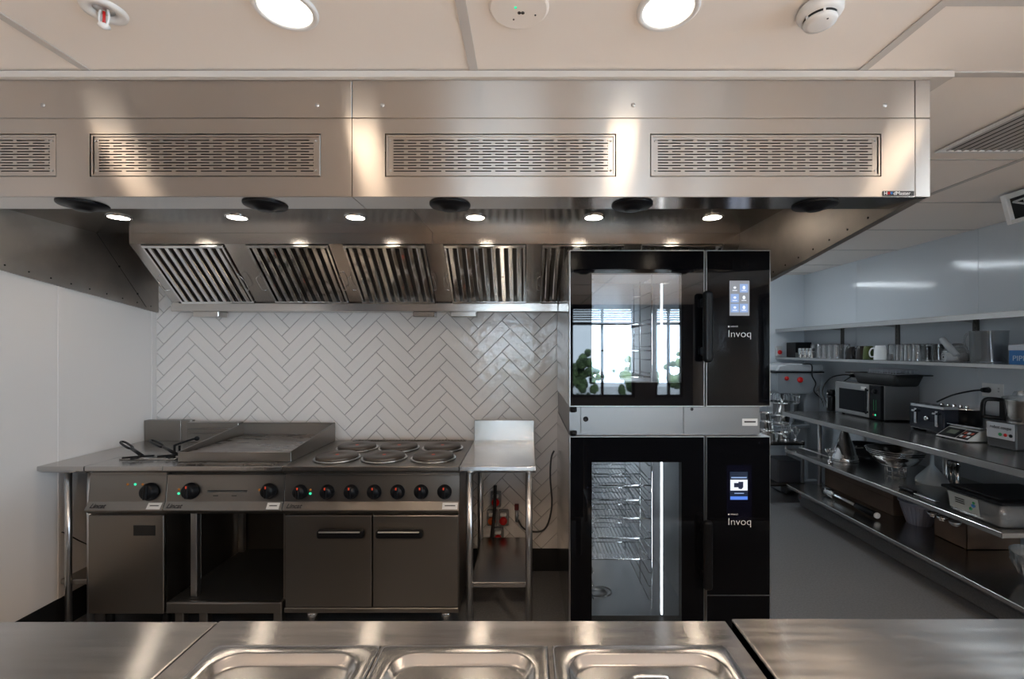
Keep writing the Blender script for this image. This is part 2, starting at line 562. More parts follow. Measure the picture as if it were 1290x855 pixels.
for (x0, x1), nm in zip(WINS, ('first', 'second', 'narrowest')):
    t = thing('venetian_blind', 'dark venetian blind half raised at the top of the %s rear window' % nm, 'blind', ((x0 + x1) / 2, YR + .03, 2.3))
    m_ = MB(); m_.box(x0, x1, YR + .005, YR + .055, 2.27, 2.31, .003); m_.build('head_rail', BLACKM, t)
    m_ = MB()
    for i in range(5):
        z = 2.24 - i * .045
        m_.box(-(x1 - x0) / 2, (x1 - x0) / 2, -.024, .024, -.001, .001, M=Matrix.Translation(((x0 + x1) / 2, YR + .03, z)) @ Matrix.Rotation(.5, 4, 'X'))
    m_.build('slats', BLACKP, t)
# outside
b = MB(); b.box(-12, 12, -16, YR - 0.1, -0.3, -0.2); struct(b.build('ground_outside', PAVE))
for i in range(7):
    b = MB(); b.lathe([(0.02, -.2), (0.02, .5)], (-4 + i * 1.35, -7.4, 0), seg=8, mi=1)
    for k in range(60):
        b.sphere((-4 + i * 1.35 + max(-.55, min(.55, random.gauss(0, .24))), -7.4 + random.uniform(-.2, .2), .65 + random.gauss(0, .3)), random.uniform(.05, .14), seg=6, noise=.2)
    tag(b.build('hedge_plant', [LEAF, BLACKM], origin=(-4 + i * 1.35, -7.4, -.2)), 'leafy green shrub on the paving outside the rear windows', 'shrub', 'shrubs outside')

# ================================================================ EXHAUST HOOD
HY0, HZ0, HZ1 = 1.411, 1.973, 2.337      # front face, bottom edge, top edge
CZ = 2.166                                # inner ceiling of the canopy
FT = (2.609, 2.103)                       # top edge of the filter bank (y, z)
FB = (2.929, 1.793)                       # bottom edge
BX, BZ = 443.5, 149


def frame_with_holes(m, x0, x1, z0, z1, holes, y0, y1, bev=0.0):
    """sheet made of boxes around rectangular openings that share one height band"""
    hz0, hz1 = holes[0][2], holes[0][3]
    m.box(x0, x1, y0, y1, z0, hz0); m.box(x0, x1, y0, y1, hz1, z1)
    xs = x0
    for h in holes:
        if h[0] > xs: m.box(xs, h[0], y0, y1, hz0, hz1)
        xs = h[1]
    if xs < x1: m.box(xs, x1, y0, y1, hz0, hz1)


def slotted_grille(root, x0, x1, z0, z1):
    ho = MB()
    y = HY0 + .001
    w = .006
    # folded rim
    ho.box(x0, x1, y - .0005, y + .012, z1 - w, z1, .0008); ho.box(x0, x1, y - .0005, y + .012, z0, z0 + w, .0008)
    ho.box(x0, x0 + w, y - .0005, y + .012, z0 + w, z1 - w, .0008); ho.box(x1 - w, x1, y - .0005, y + .012, z0 + w, z1 - w, .0008)
    mx, mz = .016, .016
    ix0, ix1, iz0, iz1 = x0 + w, x1 - w, z0 + w, z1 - w
    sy0, sy1 = y + .003, y + .0045
    sx0, sx1, sz0, sz1 = ix0 + mx, ix1 - mx, iz0 + .006, iz1 - .006
    ho.box(ix0, sx0, sy0, sy1, iz0, iz1); ho.box(sx1, ix1, sy0, sy1, iz0, iz1)
    ho.box(sx0, sx1, sy0, sy1, iz0, sz0); ho.box(sx0, sx1, sy0, sy1, sz1, iz1)
    n = 12
    p = (sz1 - sz0) / n
    sl = .0036                        # slot height
    pitch = (sx1 - sx0) / 8.6
    for i in range(n):
        zc = sz0 + (i + .5) * p
        ho.box(sx0, sx1, sy0, sy1, zc + sl / 2, zc - sl / 2 + p if i < n - 1 else sz1)
        if i == 0: ho.box(sx0, sx1, sy0, sy1, sz0, zc - sl / 2)
        xx = sx0 + (pitch * .5 if i % 2 else pitch)
        while xx < sx1:
            ho.box(xx - .006, min(xx + .006, sx1), sy0, sy1, zc - sl / 2, zc + sl / 2)
            xx += pitch
    g_ = ho.build('slotted_grille', HOODST, root)
    bk = MB(); bk.box(x0 + .004, x1 - .004, y + .03, y + .034, z0 + .004, z1 - .004); bk.build('plenum_backing', BLACKM, g_)
    for sx in (ix0 + .008, ix1 - .008):
        for sz in (iz0 + .012, iz1 - .012):
            sc = MB()
            sc.lathe([(0, -.0022), (.0032, -.0016), (.004, 0), (.004, .002)], (sx, sy0, sz), axis='Y', seg=10)
            sc.build('screw', SATIN, g_)


def slant(x, t, off=0.0):
    """point on the filter plane: t=0 top, 1 bottom; off = towards the cook"""
    dy, dz = FB[0] - FT[0], FB[1] - FT[1]
    L = math.hypot(dy, dz)
    n = (dz / L, -dy / L)             # towards the front and down
    return Vector((x, FT[0] + dy * t + n[0] * off, FT[1] + dz * t + n[1] * off))


SL = math.hypot(FB[0] - FT[0], FB[1] - FT[1])
ANG = math.atan2(FB[1] - FT[1], FB[0] - FT[0])       # slope in the y-z plane


def slant_matrix(x):
    """local x = world x, local y = down the slope, local z = towards the cook"""
    dy, dz = (FB[0] - FT[0]) / SL, (FB[1] - FT[1]) / SL
    M = Matrix(((1, 0, 0, x), (0, dy, dz, FT[0]), (0, dz, -dy, FT[1]), (0, 0, 0, 1)))
    return M


def baffle_filter(root, xc, w=.472):
    M = slant_matrix(xc)
    fr = MB()
    h = SL
    fr.box(-w / 2, w / 2, .004, .022, -.02, .012, .002, M=M); fr.box(-w / 2, w / 2, h - .022, h - .004, -.02, .012, .002, M=M)
    fr.box(-w / 2, -w / 2 + .014, .022, h - .022, -.02, .012, .002, M=M); fr.box(w / 2 - .014, w / 2, .022, h - .022, -.02, .012, .002, M=M)
    fo = fr.build('baffle_filter', CHROME, root)
    bf = MB()
    n = 9
    p = (w - .028) / n
    for i in range(n):
        x = -w / 2 + .014 + (i + .5) * p
        a = p * .29
        # front channel: folded U profile open towards the back
        prof = [(-a, -.006), (-a, .008), (-a + .005, .0115), (a - .005, .0115), (a, .008), (a, -.006), (a - .0015, -.006), (a - .0015, .006), (-a + .0015, .006), (-a + .0015, -.006)]
        q = bmesh.new()
        v0 = [q.verts.new((x + c[0], .022, c[1])) for c in prof]
        v1 = [q.verts.new((x + c[0], h - .022, c[1])) for c in prof]
        for k in range(len(prof)): q.faces.new((v0[k], v0[(k + 1) % len(prof)], v1[(k + 1) % len(prof)], v1[k]))
        bmesh.ops.recalc_face_normals(q, faces=q.faces)
        bf.merge(q, 0, M)
    bf.build('baffles', CHROME, fo)
    bf = MB()
    for i in range(n + 1):
        x = -w / 2 + .014 + i * p
        bf.box(max(x - p * .3, -w / 2 + .012), min(x + p * .3, w / 2 - .012), .022, h - .022, -.016, -.014, M=M)
    bf.build('rear_baffles', DARKST, fo)  # dark tone stands in for the shade in the gaps
    for s in (-1, 1):
        hd = MB()
        x = s * (w / 2 + .004)
        hd.tube([(x, h * .48, .010), (x + s * .006, h * .48, .022), (x + s * .02, h * .50, .028), (x + s * .024, h * .56, .028), (x + s * .024, h * .64, .028), (x + s * .02, h * .70, .028), (x + s * .006, h * .72, .022), (x, h * .72, .010)], .0024, 6, M=M, sub=3)
        hd.build('wire_handle', CHROME, fo)


def hood_module(x0, x1, label, grilles, filters, leds, left_end, right_end):
    root = thing('exhaust_hood', label, 'exhaust hood', ((x0 + x1) / 2, HY0, HZ0))
    zs = 2.218
    xr = x1 - .047 if right_end else x1
    m = MB()
    m.box(x0 + .001, xr - .001, HY0, HY0 + .012, zs + .0012, HZ1, .0012)
    m.build('fascia_strip', HOODST, root)
    m = MB()
    frame_with_holes(m, x0 + .001, xr - .001, HZ0 + .001, zs - .0012, [(g_[0], g_[1], 2.036, 2.170) for g_ in grilles], HY0, HY0 + .0015)
    m.box(x0 + .001, xr - .001, HY0 + .0015, HY0 + .06, zs - .004, zs - .0025)
    m.build('front_panel', HOODST, root)
    if right_end:
        m = MB(); m.box(xr + .0005, x1, HY0 - .0005, HY0 + .013, zs + .0012, HZ1, .0012); m.box(xr + .0005, x1, HY0 - .0005, HY0 + .013, HZ0, zs - .0012, .0012)
        m.build('corner_post', HOODST, root)
    for g_ in grilles: slotted_grille(root, g_[0] + .0028, g_[1] - .0028, 2.0388, 2.1672)
    # underside return flange and inner front upstand
    m = MB()
    x0s = x0 + (0 if left_end else .002)
    m.box(x0s, x1, HY0 + .002, HY0 + .122, HZ0, HZ0 + .0015)
    m.box(x0, x1, HY0 + .1205, HY0 + .122, HZ0, HZ0 + .03)
    m.build('bottom_flange', HOODIN, root)
    m = MB(); m.box(x0s, x1, HY0 + .122, FT[0] + .0, CZ, CZ + .002); m.box(x0, x1, HY0 + .12, HY0 + .122, HZ0 + .03, CZ)
    m.build('inner_ceiling', HOODIN, root)
    # upright face above the filters, filter surround and gutter
    fx0 = x0 + .20 if left_end else x0
    m = MB()
    m.box(fx0 + (0 if left_end else .002), x1, FT[0] - .0015, FT[0], FT[1], CZ, .0005)
    xs = fx0
    M0 = slant_matrix(0)
    fl = [(c - .24, c + .24) for c in filters]
    for a, c in fl + [(x1, x1)]:
        if a - xs > .003: m.box(xs, a, 0, SL, -.002, 0, M=M0)
        xs = c
    if left_end: m.prism([(FT[0], CZ), (FT[0], FT[1]), (FB[0], FB[1]), (YB - .03, FB[1]), (YB - .03, CZ)], 'X', fx0, fx0 + .002)
    m.build('filter_surround', HOODIN, root)
    for c in filters: baffle_filter(root, c)
    m = MB()
    gz0, gz1 = 1.741, 1.792
    gx0 = fx0
    m.box(gx0, x1, FB[0] - .012, FB[0] - .0105, gz0, gz1, .0004)
    m.box(gx0, x1, FB[0] - .012, YB - .03, gz0, gz0 + .0015)
    m.box(gx0, x1, YB - .0315, YB - .03, gz0, CZ)
    gt = m.build('grease_gutter', HOODIN, root)
    for dx in ((-2.09,) if left_end else (-.42,)):
        q = MB(); q.box(dx - .075, dx + .09, FB[0] - .0, FB[0] + .09, gz0 - .034, gz0 - .001, .003); q.box(dx - .08, dx + .095, FB[0] - .004, FB[0] + .094, gz0 - .006, gz0 - .001, .001)
        q.build('grease_drawer', HOODIN, gt)
    if left_end:
        q = MB(); q.box(-.74, -.60, FB[0], FB[0] + .09, gz0 - .034, gz0 - .001, .003); q.build('grease_drawer', HOODIN, gt)
    # side sheets
    for side, on in ((-1, left_end), (1, right_end)):
        if not on: continue
        xa = x0 + .012 if side < 0 else x1 - .03
        xb = xa + .02 if side < 0 else x1 - .001
        if side < 0: xa, xb = x0, x0 + .012
        m = MB()
        poly = [(HY0 + .013, HZ0 + .001), (HY0 + .013, HZ1), (YB - .01, HZ1), (YB - .01, 1.741)]
        m.prism(poly, 'X', xa, xb)
        sp = m.build('side_sheet', SIDEST, root)
        xi = xb if side < 0 else xa
        sgn = 1 if side < 0 else -1
        k = 15
        for i in range(k):
            t = (i + .6) / k
            yy = HY0 + .05 + t * (YB - .08 - HY0); zz = HZ0 + .028 + (1.741 - HZ0) * (yy - HY0) / (YB - HY0)
            q = MB(); q.lathe([(0, 0), (.0042, 0.0), (.0042, .0016), (0, .0022)], (xi, yy, zz), axis=Vector((sgn, 0, 0)), seg=8)
            q.build('rivet', BLACKM, sp)
        q = MB()
        c0 = Vector((xi + sgn * .0006, FT[0], CZ)); c1 = Vector((xi + sgn * .0006, FB[0] + .02, 1.77))
        q.tube([c0, c1], .0014, 6)
        for t in (.42, .8):
            c = c0.lerp(c1, t); q.lathe([(0, 0), (.006, 0), (.006, .003), (0, .005)], c, axis=Vector((sgn, 0, 0)), seg=8)
        q.build('sheet_seam', BLACKM, sp)
    if right_end:
        m = MB(); m.box(x1 - .0005, x1 + .0005, HY0 + .013, YB - .01, HZ1 - .001, HZ1)
    # recessed canopy lights
    for lx in leds:
        m = MB(); m.lathe([(.044, -.002), (.052, -.003), (.057, 0.0), (.057, .004), (.044, .004)], (lx, 2.287, CZ - .004), seg=32, cap=False)
        ld = m.build('canopy_light', CHROME, root)
        m = MB(); m.lathe([(0, 0), (.044, 0), (.044, .003), (0, .003)], (lx, 2.287, CZ - .005), seg=28)
        m.build('lens', LEDE, ld)
        lamp('canopy_beam', 'SPOT', (lx, 2.287, CZ - .012), (0, 0, 0), 2.6, WARM, spot_size=2.2, spot_blend=.8, shadow_soft_size=.04)
    # black flared discs under the front edge
    for lx in leds:
        if lx < -1.8: continue
        m = MB()
        m.lathe([(0, 0), (.063, 0), (.067, -.002), (.064, -.006), (.040, -.010), (.026, -.017), (.022, -.020), (.012, -.021), (0, -.021)], (lx + .008, HY0 + .075, HZ0 - .0005), seg=32)
        m.build('rim_disc', BLACKP, root)
    # fixing screws in the upper strip
    return root


hl = hood_module(XL + .006, -.546, 'brushed steel exhaust hood module against the left wall', [(-2.82 + .45, -1.468), (-1.364, -.643)], [-1.99, -1.385, -.827], [-2.064, -1.466, -.867], True, False)
hr = hood_module(-.546, 1.257, 'brushed steel exhaust hood module over the ovens with a small maker plate', [(-.443, .278), (.384, 1.105)], [-.245, .325, .9], [-.261, .337, .936], False, True)
for r_, xs in ((hl, (-1.51, -.655)), (hr, (-.451, .331, 1.116))):
    for x in xs:
        m = MB(); m.lathe([(.0015, -.0015), (.0062, -.002), (.0068, 0), (.0068, .002)], (x, HY0, 2.259), axis='Y', seg=14); m.lathe([(0, .0), (.002, 0.0)], (x, HY0 - .001, 2.259), axis='Y', seg=8, cap=False)
        m.build('fascia_screw', SATIN, r_)
# maker plate
m = MB(); m.box(1.108, 1.206, HY0 - .002, HY0 - .0002, 1.976, 1.991, .0005); pl = m.build('maker_plate', INK, hr)
text('H', .0155, (1.1105, HY0 - .0024, 1.9785), FRONT, LOGO, 'lettering', pl, .0003)
m = MB(); m.lathe([(0, 0), (.0045, 0), (.0045, .001), (0, .001)], (1.1265, HY0 - .003, 1.9838), axis='Y', seg=12); m.build('red_dot', RED, pl)
m = MB(); m.lathe([(0, 0), (.0045, 0), (.0045, .001), (0, .001)], (1.1345, HY0 - .003, 1.9838), axis='Y', seg=12); m.build('blue_dot', BLUEP, pl)
text('dMaster', .0155, (1.1405, HY0 - .0024, 1.9785), FRONT, LOGO, 'lettering', pl, .0003, sx=1.03)

# ================================================================ CEILING FITTINGS
def downlight(x, y, label, group=None, power=2.5):
    t = thing('ceiling_downlight', label, 'downlight', (x, y, CEIL), group)
    m = MB(); m.lathe([(.062, .003), (.064, -.004), (.074, -.005), (.078, -.001), (.078, .003)], (0, 0, 0), seg=40, cap=False); m.build('trim_ring', WHITE, t, world=False)
    m = MB(); m.lathe([(0, -.002), (.062, -.002), (.062, .002), (0, .002)], (0, 0, 0), seg=36); m.build('diffuser', LAMPE, t, world=False)
    d = lamp('downlight_beam', 'SPOT', (x, y, CEIL - .012), (0, 0, 0), power, WARM, spot_size=2.6, spot_blend=.6, shadow_soft_size=.06)
    return t
downlight(-.612, 1.145, 'round warm downlight in the ceiling left of the round grey detector plate')
downlight(.357, 1.145, 'round warm downlight in the ceiling between the detector plate and the smoke alarm')
for (x, y) in ((-1.55, 1.145), (1.41, 1.145)):
    downlight(x, y, 'round warm downlight in the same row beyond the %s edge of the picture' % ('left' if x < 0 else 'right'))
for (x, y) in ((-1.2, -.3), (.0, -.3), (1.4, -.3), (-1.1, -1.7), (.36, -1.7), (1.8, -1.7), (-1.1, -3.2), (.36, -3.2), (1.8, -3.2)):
    downlight(x, y, 'round warm downlight in the ceiling of the dining side', 'downlights over the dining side', 55 if x < .3 else 105)
for (x, n) in ((2.0, 0),):
    t = thing('batten_light', 'linear tube light on the ceiling above the aisle behind the oven', 'tube light', (2.0, 4.37, CEIL))
    m = MB(); m.box(1.66, 2.35, 4.33, 4.41, CEIL - .03, CEIL, .004); m.build('housing', WHITE, t)
    m = MB(); m.box(1.68, 2.33, 4.345, 4.395, CEIL - .045, CEIL - .03, .006); m.build('diffuser', TUBEE, t)
    lamp('batten_glow', 'AREA', (2.0, 4.37, CEIL - .06), (0, 0, 0), 5, COOL, shape='RECTANGLE', size=.65, size_y=.05)
    lamp('batten_glow', 'AREA', (2.1, .62, CEIL - .06), (0, 0, 0), 4, COOL, shape='RECTANGLE', size=.05, size_y=.65)  # unseen lamp added to brighten the right wall
    t = thing('batten_light', 'added unseen fill tube on the ceiling above the right end of the counter', 'tube light', (2.1, .62, CEIL))  # tube added along with the fill lamp, outside the view
    m = MB(); m.box(2.06, 2.14, .27, .97, CEIL - .03, CEIL, .004); m.build('housing', WHITE, t)
    m = MB(); m.box(2.075, 2.125, .29, .95, CEIL - .045, CEIL - .03, .006); m.build('diffuser', TUBEE, t)
    t = thing('batten_light', 'linear tube light high on the far wall behind the oven', 'tube light', (2.2, YF, 2.24))
    m = MB(); m.box(1.76, 2.68, YF - .03, YF, 2.21, 2.27, .004); m.build('housing', WHITE, t)
    m = MB(); m.box(1.78, 2.66, YF - .045, YF - .03, 2.222, 2.258, .006); m.build('diffuser', TUBEE, t)

t = thing('smoke_alarm', 'round white smoke alarm on the ceiling near the hood', 'smoke alarm', (.738, 1.14, CEIL))
t.scale = (.78, .78, .78)
m = MB(); m.lathe([(.0, 0), (.062, 0), (.066, -.006), (.066, -.020), (.060, -.030), (.050, -.034), (0, -.034)], (0, 0, 0), seg=40); m.build('base', WHITE, t, world=False)
m = MB(); m.lathe([(.048, -.034), (.046, -.040), (.040, -.040)], (0, 0, 0), seg=40)
m.build('sensor_chamber', BLACKM, t, world=False)
m = MB(); m.lathe([(0.0, -.040), (.046, -.040), (.049, -.043), (.046, -.052), (.03, -.056), (0, -.057)], (0, 0, 0), seg=40)
for k in range(6):
    a = k * PI / 3 + .2; m.box(.044, .051, -.003, .003, -.045, -.030, M=Matrix.Rotation(a, 4, 'Z'))
m.build('cover', WHITE, t, world=False)
m = MB(); m.lathe([(0, 0), (.003, 0), (.003, -.001), (0, -.001)], (.005, -.03, -.056), seg=8); m.build('indicator', INK, t, world=False)

t = thing('ceiling_sensor', 'flat round cream sensor plate in the ceiling with two small dark holes', 'sensor', (-.021, 1.14, CEIL))
m = MB(); m.lathe([(0, -.003), (.070, -.003), (.0745, -.001), (.076, .001), (.076, .003)][::-1], (0, 0, 0), seg=44, cap=False, smooth=False); m.build('plate', CEILM, t, world=False)
m = MB()
for (x, y, r_) in ((.001, .012, .0045), (.010, .012, .0045), (-.014, .035, .0022), (.042, .020, .0022)):
    m.lathe([(0, -.0045), (r_, -.0045), (r_, -.002), (0, -.002)], (x, y, 0), seg=14)
m.build('sensor_eye', INK, t, world=False)
m = MB(); m.lathe([(0, -.0045), (.0035, -.0045), (.0035, -.002), (0, -.002)], (-.008, -.006, 0), seg=12); m.build('pilot_light', LGREEN, t, world=False)

t = thing('fire_sprinkler', 'white recessed sprinkler head with a red glass bulb in the ceiling', 'sprinkler', (-1.075, 1.15, CEIL))
m = MB(); m.lathe([(.024, .004), (.026, -.003), (.040, -.006), (.047, -.004), (.049, .003)], (0, 0, 0), seg=36, cap=False)
m.build('escutcheon', WHITE, t, world=False)
m = MB(); m.lathe([(0, .004), (.022, .004), (.022, .002), (0, .002)], seg=24); m.build('cup', SATIN, t, world=False)
m = MB()
m.tube([(-.009, 0, .004), (-.012, 0, -.014), (-.009, 0, -.032), (0, 0, -.036), (.009, 0, -.032), (.012, 0, -.014), (.009, 0, .004)], .0028, 8, sub=3)
m.lathe([(0, -.036), (.012, -.036), (.013, -.040), (.004, -.046), (0, -.047)], seg=16); m.build('frame', WHITE, t, world=False)
m = MB(); m.lathe([(0, .0), (.003, -.002), (.0032, -.030), (0, -.034)], seg=10); m.build('glass_bulb', RED, t, world=False)

t = thing('ceiling_vent', 'large square linear-slat return air vent in the ceiling right of the hood', 'vent', (2.12, 1.62, CEIL))
m = MB(); x0, x1, y0, y1 = 1.775, 2.5, 1.24, 1.972
for q in ((x0, x1, y1 - .022, y1), (x0, x1, y0, y0 + .022), (x0, x0 + .022, y0 + .022, y1 - .022), (x1 - .022, x1, y0 + .022, y1 - .022)):
    m.box(*q, CEIL - .008, CEIL, .002)
m.build('frame', WHITE, t)
m = MB(); m.box(x0 + .02, x1 - .02, y0 + .02, y1 - .02, CEIL - .001, CEIL); m.build('duct_opening', BLACKM, t)
m = MB(); n = 21
for i in range(n):
    x = x0 + .03 + i * (x1 - x0 - .06) / (n - 1)
    m.box(-.0065, .0065, y0 + .02, y1 - .02, -.0006, .0006, M=Matrix.Translation((x, 0, CEIL - .0045)) @ Matrix.Rotation(.5, 4, 'Y'))
m.build('slats', mat('vent_grey', (.42, .42, .42), .5), t)

# tilted white-framed unit hanging under the ceiling by the right wall
t = thing('ceiling_hung_unit', 'white framed unit with dark recess hanging under the ceiling at the right wall', 'air unit', (2.85, 2.1, CEIL))
MU = Matrix.Translation((2.63, 2.52, 2.345)) @ Matrix.Rotation(-.06, 4, 'Z') @ Matrix.Rotation(math.radians(-14), 4, 'Y')
m = MB()
h_, d_ = .165, .10
# local: x depth (towards the wall), y runs towards the camera (negative), z down
m.box(0, d_, -.028, 0, -h_, 0, .003, M=MU); m.box(0, d_, -.80, -.772, -h_, 0, .003, M=MU)
m.box(0, d_, -.772, -.028, -.028, 0, .003, M=MU); m.box(0, d_, -.772, -.028, -h_, -h_ + .022, .003, M=MU)
m.box(d_ - .006, d_, -.772, -.028, -h_ + .022, -.028, M=MU)
m.build('frame', WHITE, t)
m = MB(); m.box(.022, .028, -.772, -.028, -h_ + .022, -.028, M=MU); m.build('dark_recess', BLACKM, t)
m = MB()
m.tube([(.014, -.05, -.05), (.014, -.11, -.048), (.014, -.17, -.046)], .005, 6, M=MU); m.tube([(.014, -.05, -.05), (.014, -.11, -.08), (.014, -.17, -.046)], .006, 6, M=MU)
m.tube([(.014, -.11, -.048), (.014, -.11, -.08)], .006, 6, M=MU); m.build('white_bracket', WHITE, t)
m = MB(); m.box(.03, .05, -.25, -.2, 0.0, .03, M=MU); m.box(.03, .05, -.7, -.65, 0, .03, M=MU); m.build('hanger', WHITE, t)

# ================================================================ COOK LINE
YFR = 570 / 248.0            # front edge of the cook line (2.298)
YBK = 2.955                  # back of the cook line
TOP = 0.90
FRX, GRX, RGX, BNX, BNX1 = -2.250, -1.852, -1.246, -.345, .045


def knob(root, x, z, yf, r=.036, red=True, name='control_knob', tilt=.08):
    m = MB()
    M = Matrix.Translation((x, yf, z)) @ Matrix.Rotation(-tilt, 4, 'X')
    m.lathe([(r * .86, .0), (r * 1.0, -.004), (r * 1.0, -.010), (r * .84, -.014), (r * .80, -.030), (r * .70, -.034), (0, -.034)], (0, 0, 0), axis=Vector((0, 1, 0)), seg=30, M=M)
    m.box(-r * .22, r * .22, -.040, -.030, -r * .78, r * .78, .003, M=M)
    k = m.build(name, BLACKP, root)
    if red:
        q = MB(); q.box(-.0035, .0035, -.0415, -.0395, r * .42, r * .74, .0005, M=M); q.build('pointer', mat('pointer_red', (.6, .05, .02), .4, emit=(.9, .1, .03), estr=.12) if 'ptr' not in S else S['ptr'], k)
    return k


S['ptr'] = mat('pointer_red', (.6, .05, .02), .4, emit=(.9, .1, .03), estr=.12)


def pilot(root, x, z, y, m_, r=.006):
    q = MB(); q.lathe([(r, 0), (r * 1.1, -.002), (r * .8, -.004), (0, -.005)], (x, y, z), axis='Y', seg=14); q.build('pilot_light', m_, root)


def panel_front(root, x0, x1, name='control_panel'):
    """sloping control panel with projecting bull-nose lower edge"""
    m = MB()
    prof = [(YFR + .030, .852), (YFR + .030, .842), (YFR + .020, .716), (YFR - .004, .682), (YFR - .004, .676), (YFR + .020, .655), (YFR + .06, .655), (YFR + .06, .852)]
    m.prism(prof, 'X', x0 + .002, x1 - .002, bev=.0012)
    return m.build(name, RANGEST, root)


PY = lambda z: YFR + .020 + (z - .716) * (.010 / .126)       # y of the upper panel face at height z
NY = lambda z: YFR - .004 + (z - .682) * (.024 / .034)       # y of the lower slope


def sticker(root, x0, x1, z0=.686, z1=.711):
    m = MB()
    ang = math.atan2(.024, .034)
    M = Matrix.Translation(((x0 + x1) / 2, NY((z0 + z1) / 2) - .0012, (z0 + z1) / 2)) @ Matrix.Rotation(-ang, 4, 'X')
    m.box(-(x1 - x0) / 2, (x1 - x0) / 2, -.0004, .0004, -.0165, .0165, M=M)
    s_ = m.build('sticker', STICK, root)
    q = MB(); q.box(-(x1 - x0) / 2 + .012, (x1 - x0) / 2 - .012, -.0008, -.0003, -.001, .004, M=M); q.build('printed_line', INK, s_)


def badge(root, x):
    ang = math.atan2(.024, .034)
    text('Lincat', .032, (x, NY(.690) - .0016, .690), (PI / 2 - ang, 0, 0), INK, 'badge', root, .0004, shear=.25, weight=.0006)


def nosing(m, x0, x1):
    m.prism([(YFR, .899), (YFR + .002, .901), (YFR + .05, .901), (YFR + .05, .862), (YFR + .028, .862), (YFR + .0015, .878), (YFR, .88)], 'X', x0 + .001, x1 - .001, bev=.0008)


# ---- infill bench at the left wall
t = thing('infill_bench', 'narrow plain steel bench in the corner at the left wall beside the fryer', 'bench', (-2.375, 2.62, 0))
m = MB(); x0, x1 = XL + .008, FRX - .002
nosing(m, x0, x1); m.box(x0, x1, YFR + .05, YBK, .885, .901, .001); m.build('worktop', WORKST, t)
m = MB(); m.box(x0, x1, YBK - .012, YBK, .901, 1.033, .002); m.box(x0, x1, YBK, YBK + .03, 1.021, 1.033, .002); m.build('splashback', RANGEST, t)
for (x, y) in ((-2.40, YFR + .07), (-2.285, YFR + .07), (-2.44, YBK - .04), (-2.285, YBK - .04)):
    m = MB(); m.cyl((x, y, .03), (x, y, .886), .0145, 18); m.cyl((x, y, 0), (x, y, .035), .018, 16, r2=.015); m.build('leg', SATIN, t)
m = MB(); m.box(-2.45, -2.275, YFR + .075, YBK - .03, .262, .29, .004); m.build('undershelf', RANGEST, t)

# ---- fryer
t = thing('deep_fryer', 'steel single-tank fryer with one large knob and a solid door below', 'fryer', ((FRX + GRX) / 2, 2.6, 0))
x0, x1 = FRX, GRX
m = MB(); nosing(m, x0, x1)
hx0, hx1, hy0, hy1 = x0 + .06, x1 - .05, YFR + .14, YBK - .19
m.box(x0 + .001, x1 - .001, YFR + .05, hy0, .885, .901); m.box(x0 + .001, x1 - .001, hy1, YBK, .885, .901)
m.box(x0 + .001, hx0, hy0, hy1, .885, .901); m.box(hx1, x1 - .001, hy0, hy1, .885, .901)
m.build('hob_top', WORKST, t)
m = MB(); m.box(hx0 - .006, hx1 + .006, hy0 - .006, hy1 + .006, .9015, .909, .002); lid = m.build('lid', WORKST, t)
panel_front(t, x0, x1)
knob(t, -1.932, .767, PY(.767), .045, False)
for x, mm in ((-2.052, LAMB), (-2.013, LGREEN), (-1.975, LAMB)): pilot(t, x, .803, PY(.803), mm)
badge(t, -2.226); sticker(t, -1.935, -1.865)
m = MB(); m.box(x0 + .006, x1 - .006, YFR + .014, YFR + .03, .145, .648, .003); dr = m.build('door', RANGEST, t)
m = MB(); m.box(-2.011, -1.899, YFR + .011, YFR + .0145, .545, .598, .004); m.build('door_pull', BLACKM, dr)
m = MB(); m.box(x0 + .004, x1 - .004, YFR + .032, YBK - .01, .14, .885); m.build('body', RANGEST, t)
for (x, y) in ((x0 + .05, YFR + .09), (x1 - .05, YFR + .09), (x0 + .05, YBK - .08), (x1 - .05, YBK - .08)):
    m = MB(); m.cyl((x, y, 0), (x, y, .14), .02, 16); m.build('foot', BLACKP, t)
m = MB(); m.box(x0 + .001, -2.19, YBK - .012, YBK, .901, 1.033, .002); m.box(x0 + .001, -2.19, YBK, YBK + .03, 1.021, 1.033, .002); m.build('splashback', RANGEST, t)
m = MB(); m.box(-2.186, x1 + .0, YBK - .055, YBK, .901, 1.026, .003); m.box(-2.17, x1, YBK - .07, YBK - .05, .98, .99, .002); m.box(-2.17, x1, YBK - .065, YBK - .05, .955, .962, .002)
m.build('flue_upstand', RANGEST, t)
# two black basket handles resting across the tank
def basket_handle(xg, xb, y, nm):
    h = thing('basket_handle', nm, 'handle', (xb, y, .905))
    m = MB()
    p0, p1 = Vector((xb, y, .922)), Vector((xg, y + .16, .966))
    d = (p1 - p0).normalized()
    sd = Vector((-d.y, d.x, 0)).normalized() * .011
    m.tube([p0, p0.lerp(p1, .5)], .009, 10)
    m.tube([p0.lerp(p1, .5), p0.lerp(p1, .58) + sd, p0.lerp(p1, .9) + sd, p1, p0.lerp(p1, .9) - sd, p0.lerp(p1, .58) - sd, p0.lerp(p1, .5)], .006, 10, sub=4)
    m.build('grip', BLACKP, h)
    m = MB()
    m.tube([(xb - .085, y - .025, .9165), (xb, y, .919), (xb + .05, y + .015, .919)], .006, 8, sub=2)
    m.tube([(xb, y, .919), (xb - .02, y - .05, .916)], .005, 8)
    m.build('rest_bar', BLACKP, h)
basket_handle(-2.33, -2.075, 2.44, 'black plastic basket handle lying on the fryer top, the left one')
basket_handle(-2.19, -1.915, 2.475, 'black plastic basket handle lying on the fryer top, next to the griddle')
h = thing('lifting_arm', 'small black hooked arm standing at the back corner of the griddle', 'lifting arm', (-1.885, 2.56, .9))
